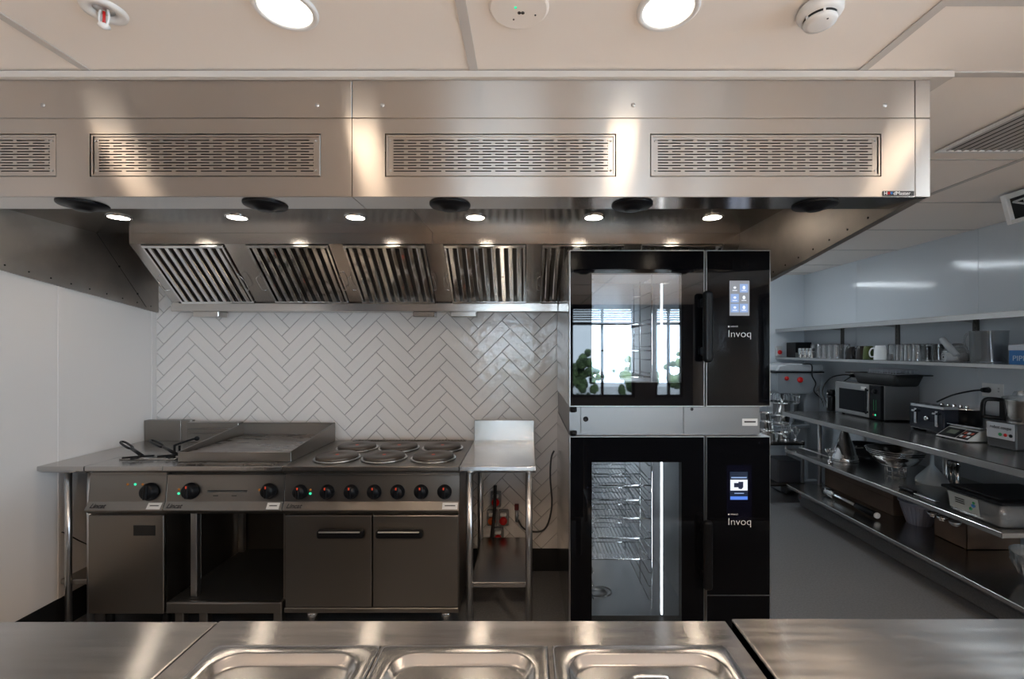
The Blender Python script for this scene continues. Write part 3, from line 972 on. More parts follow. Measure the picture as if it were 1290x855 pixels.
m = MB(); m.box(-1.957, -1.947, 2.50, 2.51, .9095, .970, .002); m.box(-1.937, -1.927, 2.51, 2.52, .9095, .963, .002); m.build('bracket', BLACKP, h)
m = MB(); m.tube([(-1.952, 2.505, .965), (-1.93, 2.55, .976), (-1.905, 2.61, .985)], .006, 8, sub=2); m.sphere((-1.905, 2.61, .982), .014, seg=12); m.build('hook', BLACKP, h)

# ---- griddle on open stand
t = thing('griddle', 'wide flat steel griddle with raised splash guard and two knobs', 'griddle', ((GRX + RGX) / 2, 2.6, .65))
x0, x1 = GRX, RGX
m = MB(); nosing(m, x0, x1); m.box(x0 + .001, x1 - .001, YFR + .05, YBK, .885, .901); m.build('hob_top', WORKST, t)
gy0, gy1 = YFR + .10, YBK - .01
m = MB(); m.box(x0 + .022, x1 - .012, gy0 + .012, gy1 - .006, .902, .945, .003); m.build('griddle_plate', GRIDPL, t)
m = MB()
for xs in (x0 + .008, x1 - .008):
    m.prism([(gy0, .902), (gy0, .956), (gy1, 1.016), (gy1, .902)], 'X', xs - .004, xs + .004)
m.box(x0 + .004, x1 - .004, gy1 - .004, gy1 + .004, .902, 1.016, .001); m.box(x0 + .004, x1 - .004, gy1 - .014, gy1 + .004, 1.012, 1.020, .002)
m.box(x0 + .004, x1 - .004, gy0 - .004, gy0 + .003, .902, .952, .001)
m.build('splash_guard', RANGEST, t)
m = MB(); m.box(x0 + .05, x1 - .06, YFR + .026, YFR + .072, .9012, .906, .002); m.box(x0 + .06, x1 - .07, YFR + .03, YFR + .068, .9055, .9075); m.build('grease_trough', GRIDPL, t)
panel_front(t, x0, x1)
knob(t, -1.723, .771, PY(.771), .042); knob(t, -1.322, .771, PY(.771), .040)
pilot(t, -1.787, .778, PY(.778), LAMB); pilot(t, -1.787, .757, PY(.757), LGREEN); pilot(t, -1.374, .776, PY(.776), LAMB)
m = MB(); m.box(-1.640, -1.436, PY(.772) - .0015, PY(.772) + .01, .769, .7735, .001)
m.box(-1.61, -1.585, PY(.745) - .0015, PY(.745) + .004, .744, .748); m.box(-1.515, -1.49, PY(.745) - .0015, PY(.745) + .004, .744, .748)
m.build('drip_tray_slot', BLACKM, t)
m = MB(); m.box(-1.640, -1.436, PY(.772) - .010, PY(.772) - .0015, .7665, .769, .001); m.build('drip_tray_lip', SATIN, t)
badge(t, -1.836); sticker(t, -1.326, -1.262)
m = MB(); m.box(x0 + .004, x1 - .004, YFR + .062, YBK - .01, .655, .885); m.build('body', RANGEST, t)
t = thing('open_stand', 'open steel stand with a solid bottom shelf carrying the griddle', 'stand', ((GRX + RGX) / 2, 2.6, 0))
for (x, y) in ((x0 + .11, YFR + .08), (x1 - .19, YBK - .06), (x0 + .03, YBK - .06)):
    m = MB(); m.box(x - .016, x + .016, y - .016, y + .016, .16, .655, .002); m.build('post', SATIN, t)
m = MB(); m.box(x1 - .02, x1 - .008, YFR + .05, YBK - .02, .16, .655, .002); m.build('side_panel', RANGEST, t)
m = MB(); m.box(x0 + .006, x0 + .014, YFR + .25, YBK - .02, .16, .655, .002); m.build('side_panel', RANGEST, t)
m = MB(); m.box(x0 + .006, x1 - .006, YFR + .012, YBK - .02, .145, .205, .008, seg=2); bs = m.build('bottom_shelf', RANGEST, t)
m = MB(); m.box(x0 + .016, x1 - .022, YFR + .03, YBK - .03, .205, .2062); m.build('shelf_shade', BLACKM, bs)  # black sheet: shade over the stand shelf, put in as a part
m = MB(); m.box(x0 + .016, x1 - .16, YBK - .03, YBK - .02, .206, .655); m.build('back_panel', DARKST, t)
for (x, y) in ((x0 + .045, YFR + .07), (x1 - .05, YFR + .07), (x0 + .17, YFR + .07), (x0 + .045, YBK - .07), (x1 - .05, YBK - .07)):
    m = MB(); m.box(x - .022, x + .022, y - .02, y + .02, 0, .146, .003); m.build('leg', RANGEST, t)

# ---- range
t = thing('oven_range', 'wide electric range with six round hot plates, seven knobs and two oven doors', 'range', ((RGX + BNX) / 2, 2.6, 0))
x0, x1 = RGX, BNX
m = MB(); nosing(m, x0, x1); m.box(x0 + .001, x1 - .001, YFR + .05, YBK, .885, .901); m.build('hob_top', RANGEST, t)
m = MB(); m.box(x0 + .12, x1 - .05, YBK - .03, YBK - .003, .9008, .9014); m.build('vent_strip', BLACKM, t)
m = MB()
for i in range(37):
    x = x0 + .125 + i * .02; m.box(x, x + .006, YBK - .028, YBK - .004, .9012, .905)
m.box(x0 + .12, x1 - .05, YBK - .032, YBK - .029, .9008, .906); m.box(x0 + .12, x1 - .05, YBK - .004, YBK - .001, .9008, .906)
m.build('vent_louvre', RANGEST, t)
for (x, y) in ((-1.035, 2.468), (-.779, 2.468), (-.511, 2.468), (-1.019, 2.715), (-.768, 2.715), (-.507, 2.715)):
    m = MB(); m.lathe([(.110, .901), (.121, .9045), (.122, .908), (.115, .910), (.110, .908)], (x, y, 0), seg=44, cap=False); rg = m.build('hot_plate', SATIN, t)
    m = MB(); m.lathe([(.104, .9015), (.109, .905), (.109, .921), (.105, .9245), (.045, .9245), (.042, .9233), (0, .9233)], (x, y, 0), seg=44); m.build('cast_disc', HOB, rg)
    m = MB(); m.lathe([(0, .9234), (.010, .9234), (.010, .9238), (0, .9238)], (x, y, 0), seg=12); m.build('red_spot', S['ptr'], rg)
panel_front(t, x0, x1)
for i, px in enumerate((379.5, 413.5, 443.3, 472.3, 501.6, 531, 560.4)):
    knob(t, (px - 664) / 245.0, .767, PY(.767), .037)
pilot(t, -1.112, .776, PY(.776), LAMB); pilot(t, -1.112, .757, PY(.757), LGREEN)
badge(t, -1.226); sticker(t, -.432, -.354)
for i, (a, c, hx) in enumerate(((x0 + .010, x0 + .452, (-1.064, -.828)), (x0 + .458, x1 - .008, (-.766, -.530)))):
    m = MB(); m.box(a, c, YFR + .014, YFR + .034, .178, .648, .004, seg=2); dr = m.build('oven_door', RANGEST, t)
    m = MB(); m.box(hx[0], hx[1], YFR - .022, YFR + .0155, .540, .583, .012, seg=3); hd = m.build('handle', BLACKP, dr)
    m = MB(); m.box(hx[0] + .014, hx[1] - .014, YFR - .026, YFR - .018, .572, .5795, .003, seg=2); m.build('handle_glint', SATIN, hd)  # satin strip stands in for the highlight on the black handle
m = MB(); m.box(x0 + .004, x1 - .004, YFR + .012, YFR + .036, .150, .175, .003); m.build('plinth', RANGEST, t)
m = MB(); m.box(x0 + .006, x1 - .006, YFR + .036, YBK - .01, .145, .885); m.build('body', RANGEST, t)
for px in (391, 561):
    x = (px - 664) / 243.0
    m = MB(); m.lathe([(.014, .0), (.03, .004), (.03, .012), (.014, .018), (.014, .1), (.026, .105), (.026, .125), (.014, .13), (.014, .146)], (x, YFR + .07, 0), seg=20); m.build('foot', CHROME, t)
for x in (x0 + .06, x1 - .06):
    m = MB(); m.lathe([(.03, 0), (.03, .012), (.014, .018), (.014, .146)], (x, YBK - .1, 0), seg=16); m.build('foot', CHROME, t)

# ---- right hand bench
t = thing('infill_bench', 'narrow steel bench with tall splashback between the range and the oven stack', 'bench', ((BNX + BNX1) / 2, 2.62, 0))
x0, x1 = BNX + .002, BNX1
m = MB(); nosing(m, x0, x1); m.box(x0, x1, YFR + .05, YBK, .885, .901, .001); m.build('worktop', TOPST, t)
m = MB(); m.box(x0, x1, YBK - .012, YBK, .901, 1.033, .0015); m.box(x0, x1, YBK, YBK + .03, 1.021, 1.033, .0015); m.build('splashback', STEEL, t)
for (x, y) in ((x0 + .045, YFR + .05), (x1 - .035, YFR + .05), (x0 + .045, YBK - .06), (x1 - .035, YBK - .06)):
    m = MB(); m.cyl((x, y, .03), (x, y, .886), .0175, 20); m.cyl((x, y, 0), (x, y, .035), .02, 16, r2=.0175); m.build('leg', SATIN, t)
m = MB(); m.box(x0 + .05, x1 - .04, YFR + .045, YBK - .05, .262, .29, .003); m.build('undershelf', WORKST, t)

# ---- services on the wall behind the bench
def isolator(x, z, label, cap):
    s_ = thing('isolator_switch', label, 'switch', (x, YB - .03, z))
    m = MB(); m.box(x - .035, x + .035, YB - .05, YB - .0055, z - .05, z + .05, .006); m.build('housing', mat('grey_housing', (.25, .25, .25), .5), s_)
    m = MB(); m.lathe([(.0, -.0), (.026, 0), (.026, -.03), (0, -.032)], (x, YB - .048, z - .0), axis=Vector((0, 1, 0)), seg=20)
    m = MB(); m.lathe([(.024, 0), (.026, -.02), (.022, -.035), (0, -.036)], (x, YB - .05, z - .01), axis=Vector((0, 1, 0)), seg=20); m.build('rotary_knob', cap, s_)
    m = MB(); m.box(x - .02, x + .02, YB - .075, YB - .05, z + .02, z + .04, .004); m.build('white_cap', WHITE, s_)
XS = lambda px: (px - 664) / 187.0
ZS = lambda py: 1.5 + (439 - py) / 187.0
isolator(XS(625), ZS(627), 'red and white isolator on the tiled wall, topmost under the narrow bench', RED)
isolator(XS(620.5), ZS(650), 'orange isolator on the tiled wall, left one of the middle pair', ORANGE)
isolator(XS(629.5) + .027, ZS(650), 'dark red isolator on the tiled wall, right one of the middle pair', RED)
isolator(XS(628), ZS(672), 'red isolator lowest on the tiled wall above the black cable', RED)
m = MB(); m.tube([(XS(625), YB - .10, ZS(606)), (XS(624), YB - .1, ZS(640)), (XS(621), YB - .11, ZS(668)), (XS(622), YB - .11, ZS(682)), (XS(630), YB - .11, ZS(684)), (XS(645), YB - .11, ZS(682)), (XS(660), YB - .09, ZS(686))], .011, 8, sub=4)
tag(m.build('power_cable', CABLE, origin=(XS(630), YB - .1, ZS(684))), 'thick black power cable hanging past the red isolators', 'cable')
m = MB(); m.tube([(XS(697.5), YB - .05, ZS(566)), (XS(694), YB - .04, ZS(576)), (XS(693), YB - .03, ZS(600)), (XS(695), YB - .03, ZS(636)), (XS(688), YB - .03, ZS(662)), (XS(676), YB - .03, ZS(668)), (XS(660), YB - .03, ZS(664)), (XS(652), YB - .03, ZS(652))], .006, 8, sub=4)
tag(m.build('gas_hose', mat('grey_hose', (.07, .07, .07), .5), origin=(XS(690), YB - .03, ZS(620))), 'thin grey hose looping on the tiles beside the oven stack', 'hose')
s_ = thing('wall_tap', 'small dark red valve on the tiled wall at the end of the hose', 'valve', (XS(651), YB - .03, ZS(645)))
m = MB(); m.cyl((XS(651), YB - .03, ZS(655)), (XS(651), YB - .03, ZS(640)), .012, 12); m.cyl((XS(651), YB - .03, ZS(650)), (XS(651), YB - .006, ZS(650)), .016, 12); m.build('body', SATIN, s_)
m = MB(); m.box(XS(651) - .014, XS(651) + .014, YB - .05, YB - .025, ZS(640), ZS(633), .003); m.build('lever', mat('dull_red', (.18, .02, .015), .5), s_)
# white bucket under the corner bench
s_ = thing('bucket', 'small grey bucket on the floor under the corner bench', 'bucket', (-2.34, 2.62, 0))
m = MB(); m.lathe([(.045, 0), (.052, .002), (.062, .13), (.066, .133), (.066, .142), (.060, .142), (.050, .004), (0, .004)], (-2.34, 2.62, 0), seg=28, cap=False); m.build('body', mat('grey_pail', (.4, .4, .4), .5), s_)
m = MB(); m.tube([(-2.405, 2.62, .13), (-2.39, 2.60, .10), (-2.34, 2.555, .085), (-2.29, 2.60, .10), (-2.275, 2.62, .13)], .002, 6, sub=4); m.build('handle', SATIN, s_)
m = MB(); m.tube([(XL + .01, 2.42, .52), (XL + .02, 2.44, .50), (XL + .015, 2.55, .40), (XL + .015, 2.66, .33)], .003, 6, sub=3); tag(m.build('drain_hose', CABLE, origin=(XL + .01, 2.42, .4)), 'thin black line running down the left wall under the corner bench', 'cable')

# ================================================================ COMBI OVEN STACK
OX0, OX1, OY0, OY1 = .199, 1.139, 570 / 269.0, 2.985
OS = 269.0
ox = lambda px: (px - 664) / OS
oz = lambda py: 1.5 + (439 - py) / OS


def combi_oven(z0, z1, wz0, wz1, label, glass, handle, racks, panel_z0):
    t = thing('combi_oven', label, 'oven', ((OX0 + OX1) / 2, 2.6, z0))
    xd = ox(886.5)                      # right edge of the door
    xp = ox(890.5)
    wx0, wx1 = ox(745.5), ox(859)
    cx0, cx1 = OX0 + .035, xd - .03     # cavity
    dy0, dy1 = OY0, OY0 + .05
    # casing
    m = MB()
    by = OY0 + .055
    side = [(by, z0), (by, z1), (2.70, z1), (2.90, 1.70), (OY1, 1.70), (OY1, z0)] if z1 > 1.5 else [(by, z0), (by, z1), (OY1, z1), (OY1, z0)]
    m.prism(side, 'X', OX0, OX0 + .012); m.prism(side, 'X', OX1 - .012, OX1)
    yt = 2.70 if z1 > 1.5 else OY1
    if z1 > 1.5: m.prism([(2.70, z1), (2.90, 1.70), (OY1, 1.70), (OY1, 1.688), (2.89, 1.688), (2.69, z1 - .012)], 'X', OX0 + .012, OX1 - .012)
    m.box(OX0 + .012, OX1 - .012, by, yt, z1 - .012, z1); m.box(OX0 + .012, OX1 - .012, by, OY1, z0, z0 + .012)
    m.box(OX0 + .012, OX1 - .012, OY1 - .012, OY1, z0 + .012, min(z1 - .012, 1.688))
    m.box(xd + .004, OX1 - .012, by, by + .004, z0 + .012, z1 - .012)
    cz0, cz1 = wz0 - .03, wz1 + .03
    m.box(OX0 + .012, xd + .004, by, by + .004, z0 + .012, cz0); m.box(OX0 + .012, xd + .004, by, by + .004, cz1, z1 - .012)
    m.box(OX0 + .012, cx0, by, by + .004, cz0, cz1); m.box(cx1, xd + .004, by, by + .004, cz0, cz1)
    m.build('casing', SIDEST2, t)
    # cavity
    m = MB(); ya, yb_ = by + .004, (2.66 if z1 > 1.5 else OY1 - .10)
    m.box(cx0 - .002, cx0, ya, yb_, cz0, cz1); m.box(cx1, cx1 + .002, ya, yb_, cz0, cz1)
    m.box(cx0, cx1, ya, yb_, cz1, cz1 + .002); m.box(cx0, cx1, ya, yb_, cz0 - .002, cz0); m.box(cx0, cx1, yb_, yb_ + .002, cz0, cz1)
    cav = m.build('cavity', CAVST, t)
    m = MB()
    for k in range(2): m.lathe([(.055, -.0), (.055, -.003), (.048, -.004), (.048, 0)], ((cx0 + wx1) / 2 - .08, (ya + yb_) / 2 - .1, cz0 + .004), seg=24, cap=False)
    m.lathe([(0, .002), (.045, .002), (.05, .0)], ((cx0 + wx1) / 2 - .1, ya + .25, cz0 + .001), seg=24); m.build('drain', SATIN, cav)
    # fan baffle on the left side wall
    m = MB(); m.box(cx0 + .02, cx0 + .023, ya + .06, yb_ - .08, cz0 + .06, cz1 - .06, .001)
    n = 10
    for i in range(n):
        zz = cz0 + .09 + i * (cz1 - cz0 - .18) / (n - 1); m.box(cx0 + .023, cx0 + .027, ya + .1, yb_ - .12, zz - .006, zz + .002)
    m.build('air_baffle', CHROME, cav)
    # rack ladders
    m = MB()
    rx0, rx1 = wx0 + .012, ox(829)
    for rx in (rx0, rx1):
        for ry in (ya + .05, ya + .28, yb_ - .06):
            m.cyl((rx, ry, cz0 + .03), (rx, ry, cz1 - .02), .004, 8)
        nz = int((cz1 - cz0 - .1) / .066)
        for i in range(nz + 1):
            zz = cz0 + .07 + i * .066
            sgn = 1 if rx == rx0 else -1
            m.tube([(rx, ya + .05, zz), (rx + sgn * .012, ya + .055, zz - .002), (rx + sgn * .012, yb_ - .065, zz - .002), (rx, yb_ - .06, zz)], .003, 6)
    m.build('rack_ladder', CHROME, cav)
    for zz in racks:
        m = MB()
        m.tube([(rx0 + .006, ya + .05, zz), (rx1 - .006, ya + .05, zz), (rx1 - .006, yb_ - .07, zz), (rx0 + .006, yb_ - .07, zz)], .0036, 6, closed=True)
        k = 16
        for i in range(1, k): m.tube([(rx0 + .006 + (rx1 - rx0 - .012) * i / k, ya + .05, zz + .002), (rx0 + .006 + (rx1 - rx0 - .012) * i / k, yb_ - .07, zz + .002)], .0016, 5)
        for j in (1, 2): m.tube([(rx0 + .006, ya + .05 + j * .2, zz), (rx1 - .006, ya + .05 + j * .2, zz)], .003, 5)
        m.build('wire_shelf', CHROME, cav)
    # door: black printed glass around a clear window
    m = MB()
    m.box(OX0 + .001, wx0, dy0, dy0 + .005, z0 + .004, z1 - .004); m.box(wx1, xd, dy0, dy0 + .005, z0 + .004, z1 - .004)
    m.box(wx0, wx1, dy0, dy0 + .005, z0 + .004, wz0); m.box(wx0, wx1, dy0, dy0 + .005, wz1, z1 - .004)
    dr = m.build('door', BGLASSU if z0 > 1 else BGLASS, t)
    m = MB(); m.box(OX0, OX0 + .004, dy0 - .002, dy1, z0, z1, .0008); m.box(xd, xd + .003, dy0 - .002, dy1, z0, z1, .0008)
    m.box(OX0 + .004, xd, dy0 - .002, dy1, z1 - .004, z1, .0008); m.box(OX0 + .004, xd, dy0 + .001, dy1, z0, z0 + .004, .0008)
    m.build('door_frame', DOORST, dr)
    m = MB(); m.box(wx0, wx1, dy0 + .0005, dy0 + .0045, wz0, wz1); m.build('window_pane', glass, dr)
    m = MB(); m.box(wx0 - .02, wx1 + .02, dy1 - .006, dy1 - .002, wz0 - .02, wz1 + .02); m.build('inner_pane', WGLASS, dr)
    m = MB(); m.box(OX0 + .005, wx0 - .0, dy0 + .006, dy1 - .007, z0 + .005, z1 - .005); m.box(wx1, xd - .001, dy0 + .006, dy1 - .007, z0 + .005, z1 - .005)
    m.box(wx0, wx1, dy0 + .006, dy1 - .007, z0 + .005, wz0); m.box(wx0, wx1, dy0 + .006, dy1 - .007, wz1, z1 - .005); m.build('door_core', BLACKM, dr)
    m = MB(); m.box(ox(835.6), ox(837.6), dy0 + .034, dy0 + .042, wz0 + .01, wz1 - .045 if z0 > 1 else wz1 - .002); m.build('light_strip', OVENE, dr)
    # handle
    hz0, hz1 = handle
    hx = ox(886)
    m = MB(); m.box(hx - .021, hx + .021, dy0 - .070, dy0 - .035, hz0, hz1, .015, seg=4); hd = m.build('handle', BLACKP, dr)
    for zz in (hz0 + .05, hz1 - .05):
        q = MB(); q.box(hx - .015, hx + .01, dy0 - .04, dy0, zz - .02, zz + .02, .004); q.build('handle_bracket', BLACKP, hd)
    # control panel
    m = MB(); m.box(xp, OX1 - .003, dy0, dy0 + .005, panel_z0, z1 - .004)
    cp = m.build('control_panel', BGLASS, t)
    m = MB(); m.box(xp - .003, xp, dy0 - .001, dy1 + .003, z0, z1, .0008); m.box(OX1 - .003, OX1, dy0 - .001, dy1 + .003, z0, z1, .0008); m.box(xp, OX1 - .003, dy0 - .001, dy1 + .003, z1 - .004, z1, .0008)
    m.box(xp, OX1 - .003, dy0 + .006, dy1 + .003, z0, z1 - .004)
    m.build('panel_frame', DOORST, cp)
    if panel_z0 > z0 + .02:
        m = MB(); m.box(xp, OX1 - .003, dy0, dy0 + .005, z0 + .001, panel_z0 - .004); m.build('lower_panel', BGLASS, t)
        m = MB(); m.box(xp, OX1 - .003, dy0 - .001, dy0 + .004, panel_z0 - .0035, panel_z0 - .0005); m.build('trim_line', DOORST, t)
    return t, cp


SIDEST2 = steel('oven_casing_steel', (0.62, 0.61, 0.60), 0.16, 0.3, (0, 1, 0), None)
DOORST = steel('oven_trim_steel', (0.6, 0.6, 0.6), 0.3, 0.0)
CAVST = mat('oven_cavity_steel', (0.42, 0.43, 0.44), 0.32, 1.0)


def invoq(root, px, py, scale=1.0):
    x, z = ox(px), oz(py)
    text('Invoq', .048 * scale, (x, OY0 - .0008, z), FRONT, LOGO, 'brand_lettering', root, .0003, sx=1.05, weight=-.0007)
    q = MB(); q.box(x + .002, x + .009, OY0 - .0012, OY0 - .0004, z + .046, z + .053); q.build('brand_mark', LOGO, root)
    text('HOUNÖ', .009, (x + .014, OY0 - .0008, z + .0465), FRONT, LOGO, 'brand_lettering', root, .0002)


tu, cpu = combi_oven(oz(512), oz(315), oz(482), oz(344), 'upper black glass combi oven with a lit window, stacked on the lower one', GLASS, (oz(456), oz(368)), [1.36, 1.49, 1.62], oz(512) + .004)
tl, cpl = combi_oven(.10, oz(549.5), oz(782), oz(582), 'tall lower black glass combi oven with wire shelves, standing on the floor', GLASS2, (oz(735), oz(650)), [oz(620), oz(639.5), oz(663.5), oz(690), oz(718)], oz(749))
invoq(cpu, 916.5, 424.5); invoq(cpl, 916.5, 661)
# screens
m = MB(); m.box(ox(919), ox(944), OY0 - .0008, OY0 - .0002, oz(397.5), oz(353.5)); sc = m.build('touch_screen', SCR_L, cpu)
for i, (px, py) in enumerate(((925.5, 363), (937, 363), (925.5, 375.5), (937, 375.5), (925.5, 388), (937, 388))):
    m = MB(); m.box(ox(px) - .019, ox(px) + .019, OY0 - .0014, OY0 - .0009, oz(py) - .020, oz(py) + .020, .0); m.build('screen_tile', (SCR_L, SCR_B2, SCR_B2, SCR_L, SCR_B2, SCR_B2)[i], sc)
    m = MB(); m.sphere((ox(px), OY0 - .0016, oz(py) + .003), .007, sc=(1, .1, .8 + .5 * (i % 2)), seg=10); m.box(ox(px) - .011, ox(px) + .011, OY0 - .0018, OY0 - .0015, oz(py) - .012, oz(py) - .009); m.build('icon', SCR_W, sc)
m = MB(); m.box(ox(915.5), ox(947), OY0 - .0004, OY0 - .00005, oz(658) , oz(585.5) + .0); m.build('display_glass', mat('display_black', (.006, .006, .014), .05), cpl)
m = MB(); m.box(ox(919.5), ox(942), OY0 - .0010, OY0 - .0005, oz(629.5), oz(594)); sc = m.build('touch_screen', SCR_D, cpl)
m = MB(); m.box(ox(920), ox(941.5), OY0 - .0016, OY0 - .0011, oz(617.5), oz(604)); m.build('picture_field', SCR_W, sc)
m = MB(); m.box(ox(920), ox(941.5), OY0 - .0016, OY0 - .0011, oz(629), oz(625)); m.build('blue_button', SCR_B, sc)
m = MB(); m.box(ox(921), ox(940.5), OY0 - .0016, OY0 - .0011, oz(602), oz(600.6)); m.box(ox(925), ox(937), OY0 - .0016, OY0 - .0011, oz(621.6), oz(620.6)); m.build('text_line', SCR_B2, sc)
m = MB(); m.box(ox(924.5), ox(931), OY0 - .0021, OY0 - .0017, oz(613.5), oz(608)); m.prism([(ox(930), oz(615)), (ox(930), oz(606.5)), (ox(936), oz(606.5)), (ox(936), oz(613.5)), (ox(933.5), oz(616))], 'Y', OY0 - .0025, OY0 - .0018); m.build('oven_pictogram', mat('pictogram_ink', (.02, .03, .08), .6), sc)
# stacking kit
t = thing('stacking_kit', 'plain steel band with two small holes between the two stacked ovens', 'stacking kit', ((OX0 + OX1) / 2, 2.5, oz(549)))
kz0, kz1 = oz(549) + .0008, oz(512.5)
ky = OY0 + .02
xr = ox(960)
m = MB(); m.box(ox(732.5), ox(862), ky, ky + .004, kz0 + .006, kz1 - .002, .001); m.build('front_plate', KITST := steel('kit_steel', (.25, .245, .245), .34, .3, (1, 0, 0), ((2, 2, 2), 1.2, .05, .02)), t)
m = MB(); m.box(ox(863), xr, ky, ky + .004, kz0 + .006, kz1 - .002, .001); m.build('front_plate', KITST, t)
m = MB(); m.box(OX0 + .0, ox(731.8), ky, ky + .004, kz0 + .006, kz1 - .002, .001); m.build('hinge_plate', KITST, t)
m = MB(); m.box(OX0 + .004, xr, ky + .004, OY1 - .03, kz0, kz1); m.build('body', KITST, t)
for (px, py, r_) in ((738.5, 528.5, .0125), (873.5, 516, .0075)):
    m = MB(); m.lathe([(0, -.001), (r_, -.001), (r_, .002), (0, .002)], (ox(px), ky, oz(py)), axis='Y', seg=20); m.build('plug', BLACKM, t)
m = MB(); m.box(ox(937.5), ox(957), ky - .0012, ky - .0002, oz(537), oz(528)); st = m.build('sticker', STICK, t)
m = MB(); m.box(ox(940), ox(954.5), ky - .0018, ky - .0013, oz(533), oz(531)); m.build('printed_line', INK, st)
for py in (516.5, 546, ):
    m = MB(); m.cyl((ox(722), ky - .012, oz(py) - .010), (ox(722), ky - .012, oz(py) + .012), .013, 16); m.box(ox(718), ox(727), ky - .012, ky, oz(py) - .010, oz(py) + .012, .003); m.build('hinge', BLACKP, t)
for (x, y) in ((OX0 + .08, OY0 + .12), (OX1 - .08, OY0 + .12), (OX0 + .08, OY1 - .1), (OX1 - .08, OY1 - .1)):
    m = MB(); m.lathe([(.026, 0), (.03, .006), (.02, .012), (.02, .099)], (x, y, 0), seg=18); m.build('foot', BLACKP, tl)
m = MB(); m.box(OX0 + .02, OX0 + .05, OY0 + .002, OY0 + .03, oz(315) + .0008, oz(315) + .014, .003); m.build('hinge', SATIN, tu)
# light inside the ovens
lamp('oven_cavity_light', 'AREA', (ox(846), OY0 + .058, 1.5), (PI / 2, 0, .7), .7, (.93, .97, 1.0), shape='RECTANGLE', size=.03, size_y=.42)
lamp('oven_cavity_light', 'AREA', (ox(846), OY0 + .058, .62), (PI / 2, 0, .7), 1.1, (.93, .97, 1.0), shape='RECTANGLE', size=.03, size_y=.7)

# ================================================================ PASS COUNTERS IN FRONT
def counter(x0, x1, y1, z, label, cut=None):
    t = thing('prep_counter', label, 'counter', ((x0 + x1) / 2, .6, 0))
    y0 = .22
    m = MB()
    if cut is None:
        m.box(x0, x1, y0, y1, z - .035, z, .004, seg=2)
    else:
        cx0, cx1, cy0, cy1 = cut
        m.box(x0, cx0, y0, y1, z - .035, z); m.box(cx1, x1, y0, y1, z - .035, z)
        m.box(cx0, cx1, cy1, y1, z - .035, z); m.box(cx0, cx1, y0, cy0, z - .035, z)
        for xa in (-.2935, .0415): m.box(xa, xa + (.004 if xa < 0 else .009), cy0, cy1, z - .035, z)
    tp = m.build('worktop', TOPST, t)
    for x in (x0 + .06, x1 - .06):
        for y in (y0 + .06, y1 - .06):
            q = MB(); q.cyl((x, y, 0), (x, y, z - .036), .019, 16); q.build('leg', SATIN, t)
    q = MB(); q.box(x0 + .04, x1 - .04, y0 + .04, y1 - .04, .25, .28, .004); q.build('undershelf', WORKST, t)
    for ya_, za_ in ((y0 + .03, .10), (y1 - .036, .28)):
        q = MB(); q.box(x0 + .03, x1 - .03, ya_, ya_ + .006, za_, z - .037); q.build('blocker_panel', BLACKM, t)  # unseen black panels added to darken what the oven glass reflects
    return t
CY1 = 570 / 572.0
counter(-2.2, -.680, CY1, .900, 'long plain steel counter at the bottom left of the picture')
counter(-.676, .436, CY1, .900, 'middle steel counter with three shallow pans let into it', (-.598, .392, .36, .912))
counter(.452, 2.0, CY1 + .006, .903, 'plain grey steel counter at the bottom right, beyond the dark gap')


def rrect(x0, x1, y0, y1, r, n=8):
    pts = []
    for (cx, cy, a0) in ((x1 - r, y1 - r, 0), (x0 + r, y1 - r, PI / 2), (x0 + r, y0 + r, PI), (x1 - r, y0 + r, 1.5 * PI)):
        for i in range(n + 1):
            a = a0 + i * PI / 2 / n
            pts.append((cx + r * math.cos(a), cy + r * math.sin(a)))
    return pts


def gn_pan(x0, x1, y0, y1, label, handle):
    t = thing('gastronorm_lid', label, 'pan', ((x0 + x1) / 2, (y0 + y1) / 2, .9))
    m = MB()
    lev = [(0, .902, .010), (.0, .9045, .012), (.004, .9055, .012), (.024, .9052, .045), (.029, .9038, .045), (.036, .893, .042), (.044, .8905, .04)]
    b = bmesh.new()
    rings = []
    for (ins, z, r) in lev:
        rings.append([b.verts.new((p[0], p[1], z)) for p in rrect(x0 + ins, x1 - ins, y0 + ins, y1 - ins, r)])
    n = len(rings[0])
    for a, c in zip(rings[:-1], rings[1:]):
        for i in range(n):
            f = b.faces.new((a[i], a[(i + 1) % n], c[(i + 1) % n], c[i])); f.smooth = True
    if not handle:
        f = b.faces.new(rings[-1])
    else:
        hc = ((x0 + x1) / 2, y1 - .088)
        an = [math.atan2(v.co.y - hc[1], v.co.x - hc[0]) for v in rings[-1]]
        hr = [b.verts.new((hc[0] + .060 * math.cos(q_), hc[1] + .034 * math.sin(q_), .8905)) for q_ in an]
        hr2 = [b.verts.new((hc[0] + .051 * math.cos(q_), hc[1] + .027 * math.sin(q_), .896)) for q_ in an]
        for a, c in ((rings[-1], hr), (hr, hr2)):
            for i in range(n):
                f = b.faces.new((a[i], a[(i + 1) % n], c[(i + 1) % n], c[i])); f.smooth = a is hr
        b.faces.new(hr2)
    bmesh.ops.recalc_face_normals(b, faces=b.faces)
    bmesh.ops.solidify(b, geom=list(b.faces), thickness=.0012) if False else None
    for f in b.faces:
        pass
    m.merge(b, 0)
    m.build('tray', PANST, t)
    if handle:
        q = MB(); q.tube([(hc[0] - .03, hc[1], .8965), (hc[0] - .025, hc[1], .905), (hc[0] + .025, hc[1], .905), (hc[0] + .03, hc[1], .8965)], .003, 8, sub=4); q.build('lid_handle', CHROME, t)
gn_pan(-.6235, -.294, .385, .910, 'shallow steel pan let into the counter, leftmost of the three', False)
gn_pan(-.289, .0405, .385, .910, 'shallow steel pan let into the counter, in the middle of the three', False)
gn_pan(.051, .3975, .385, .910, 'shallow steel lid with an oval handle recess, rightmost of the three', True)

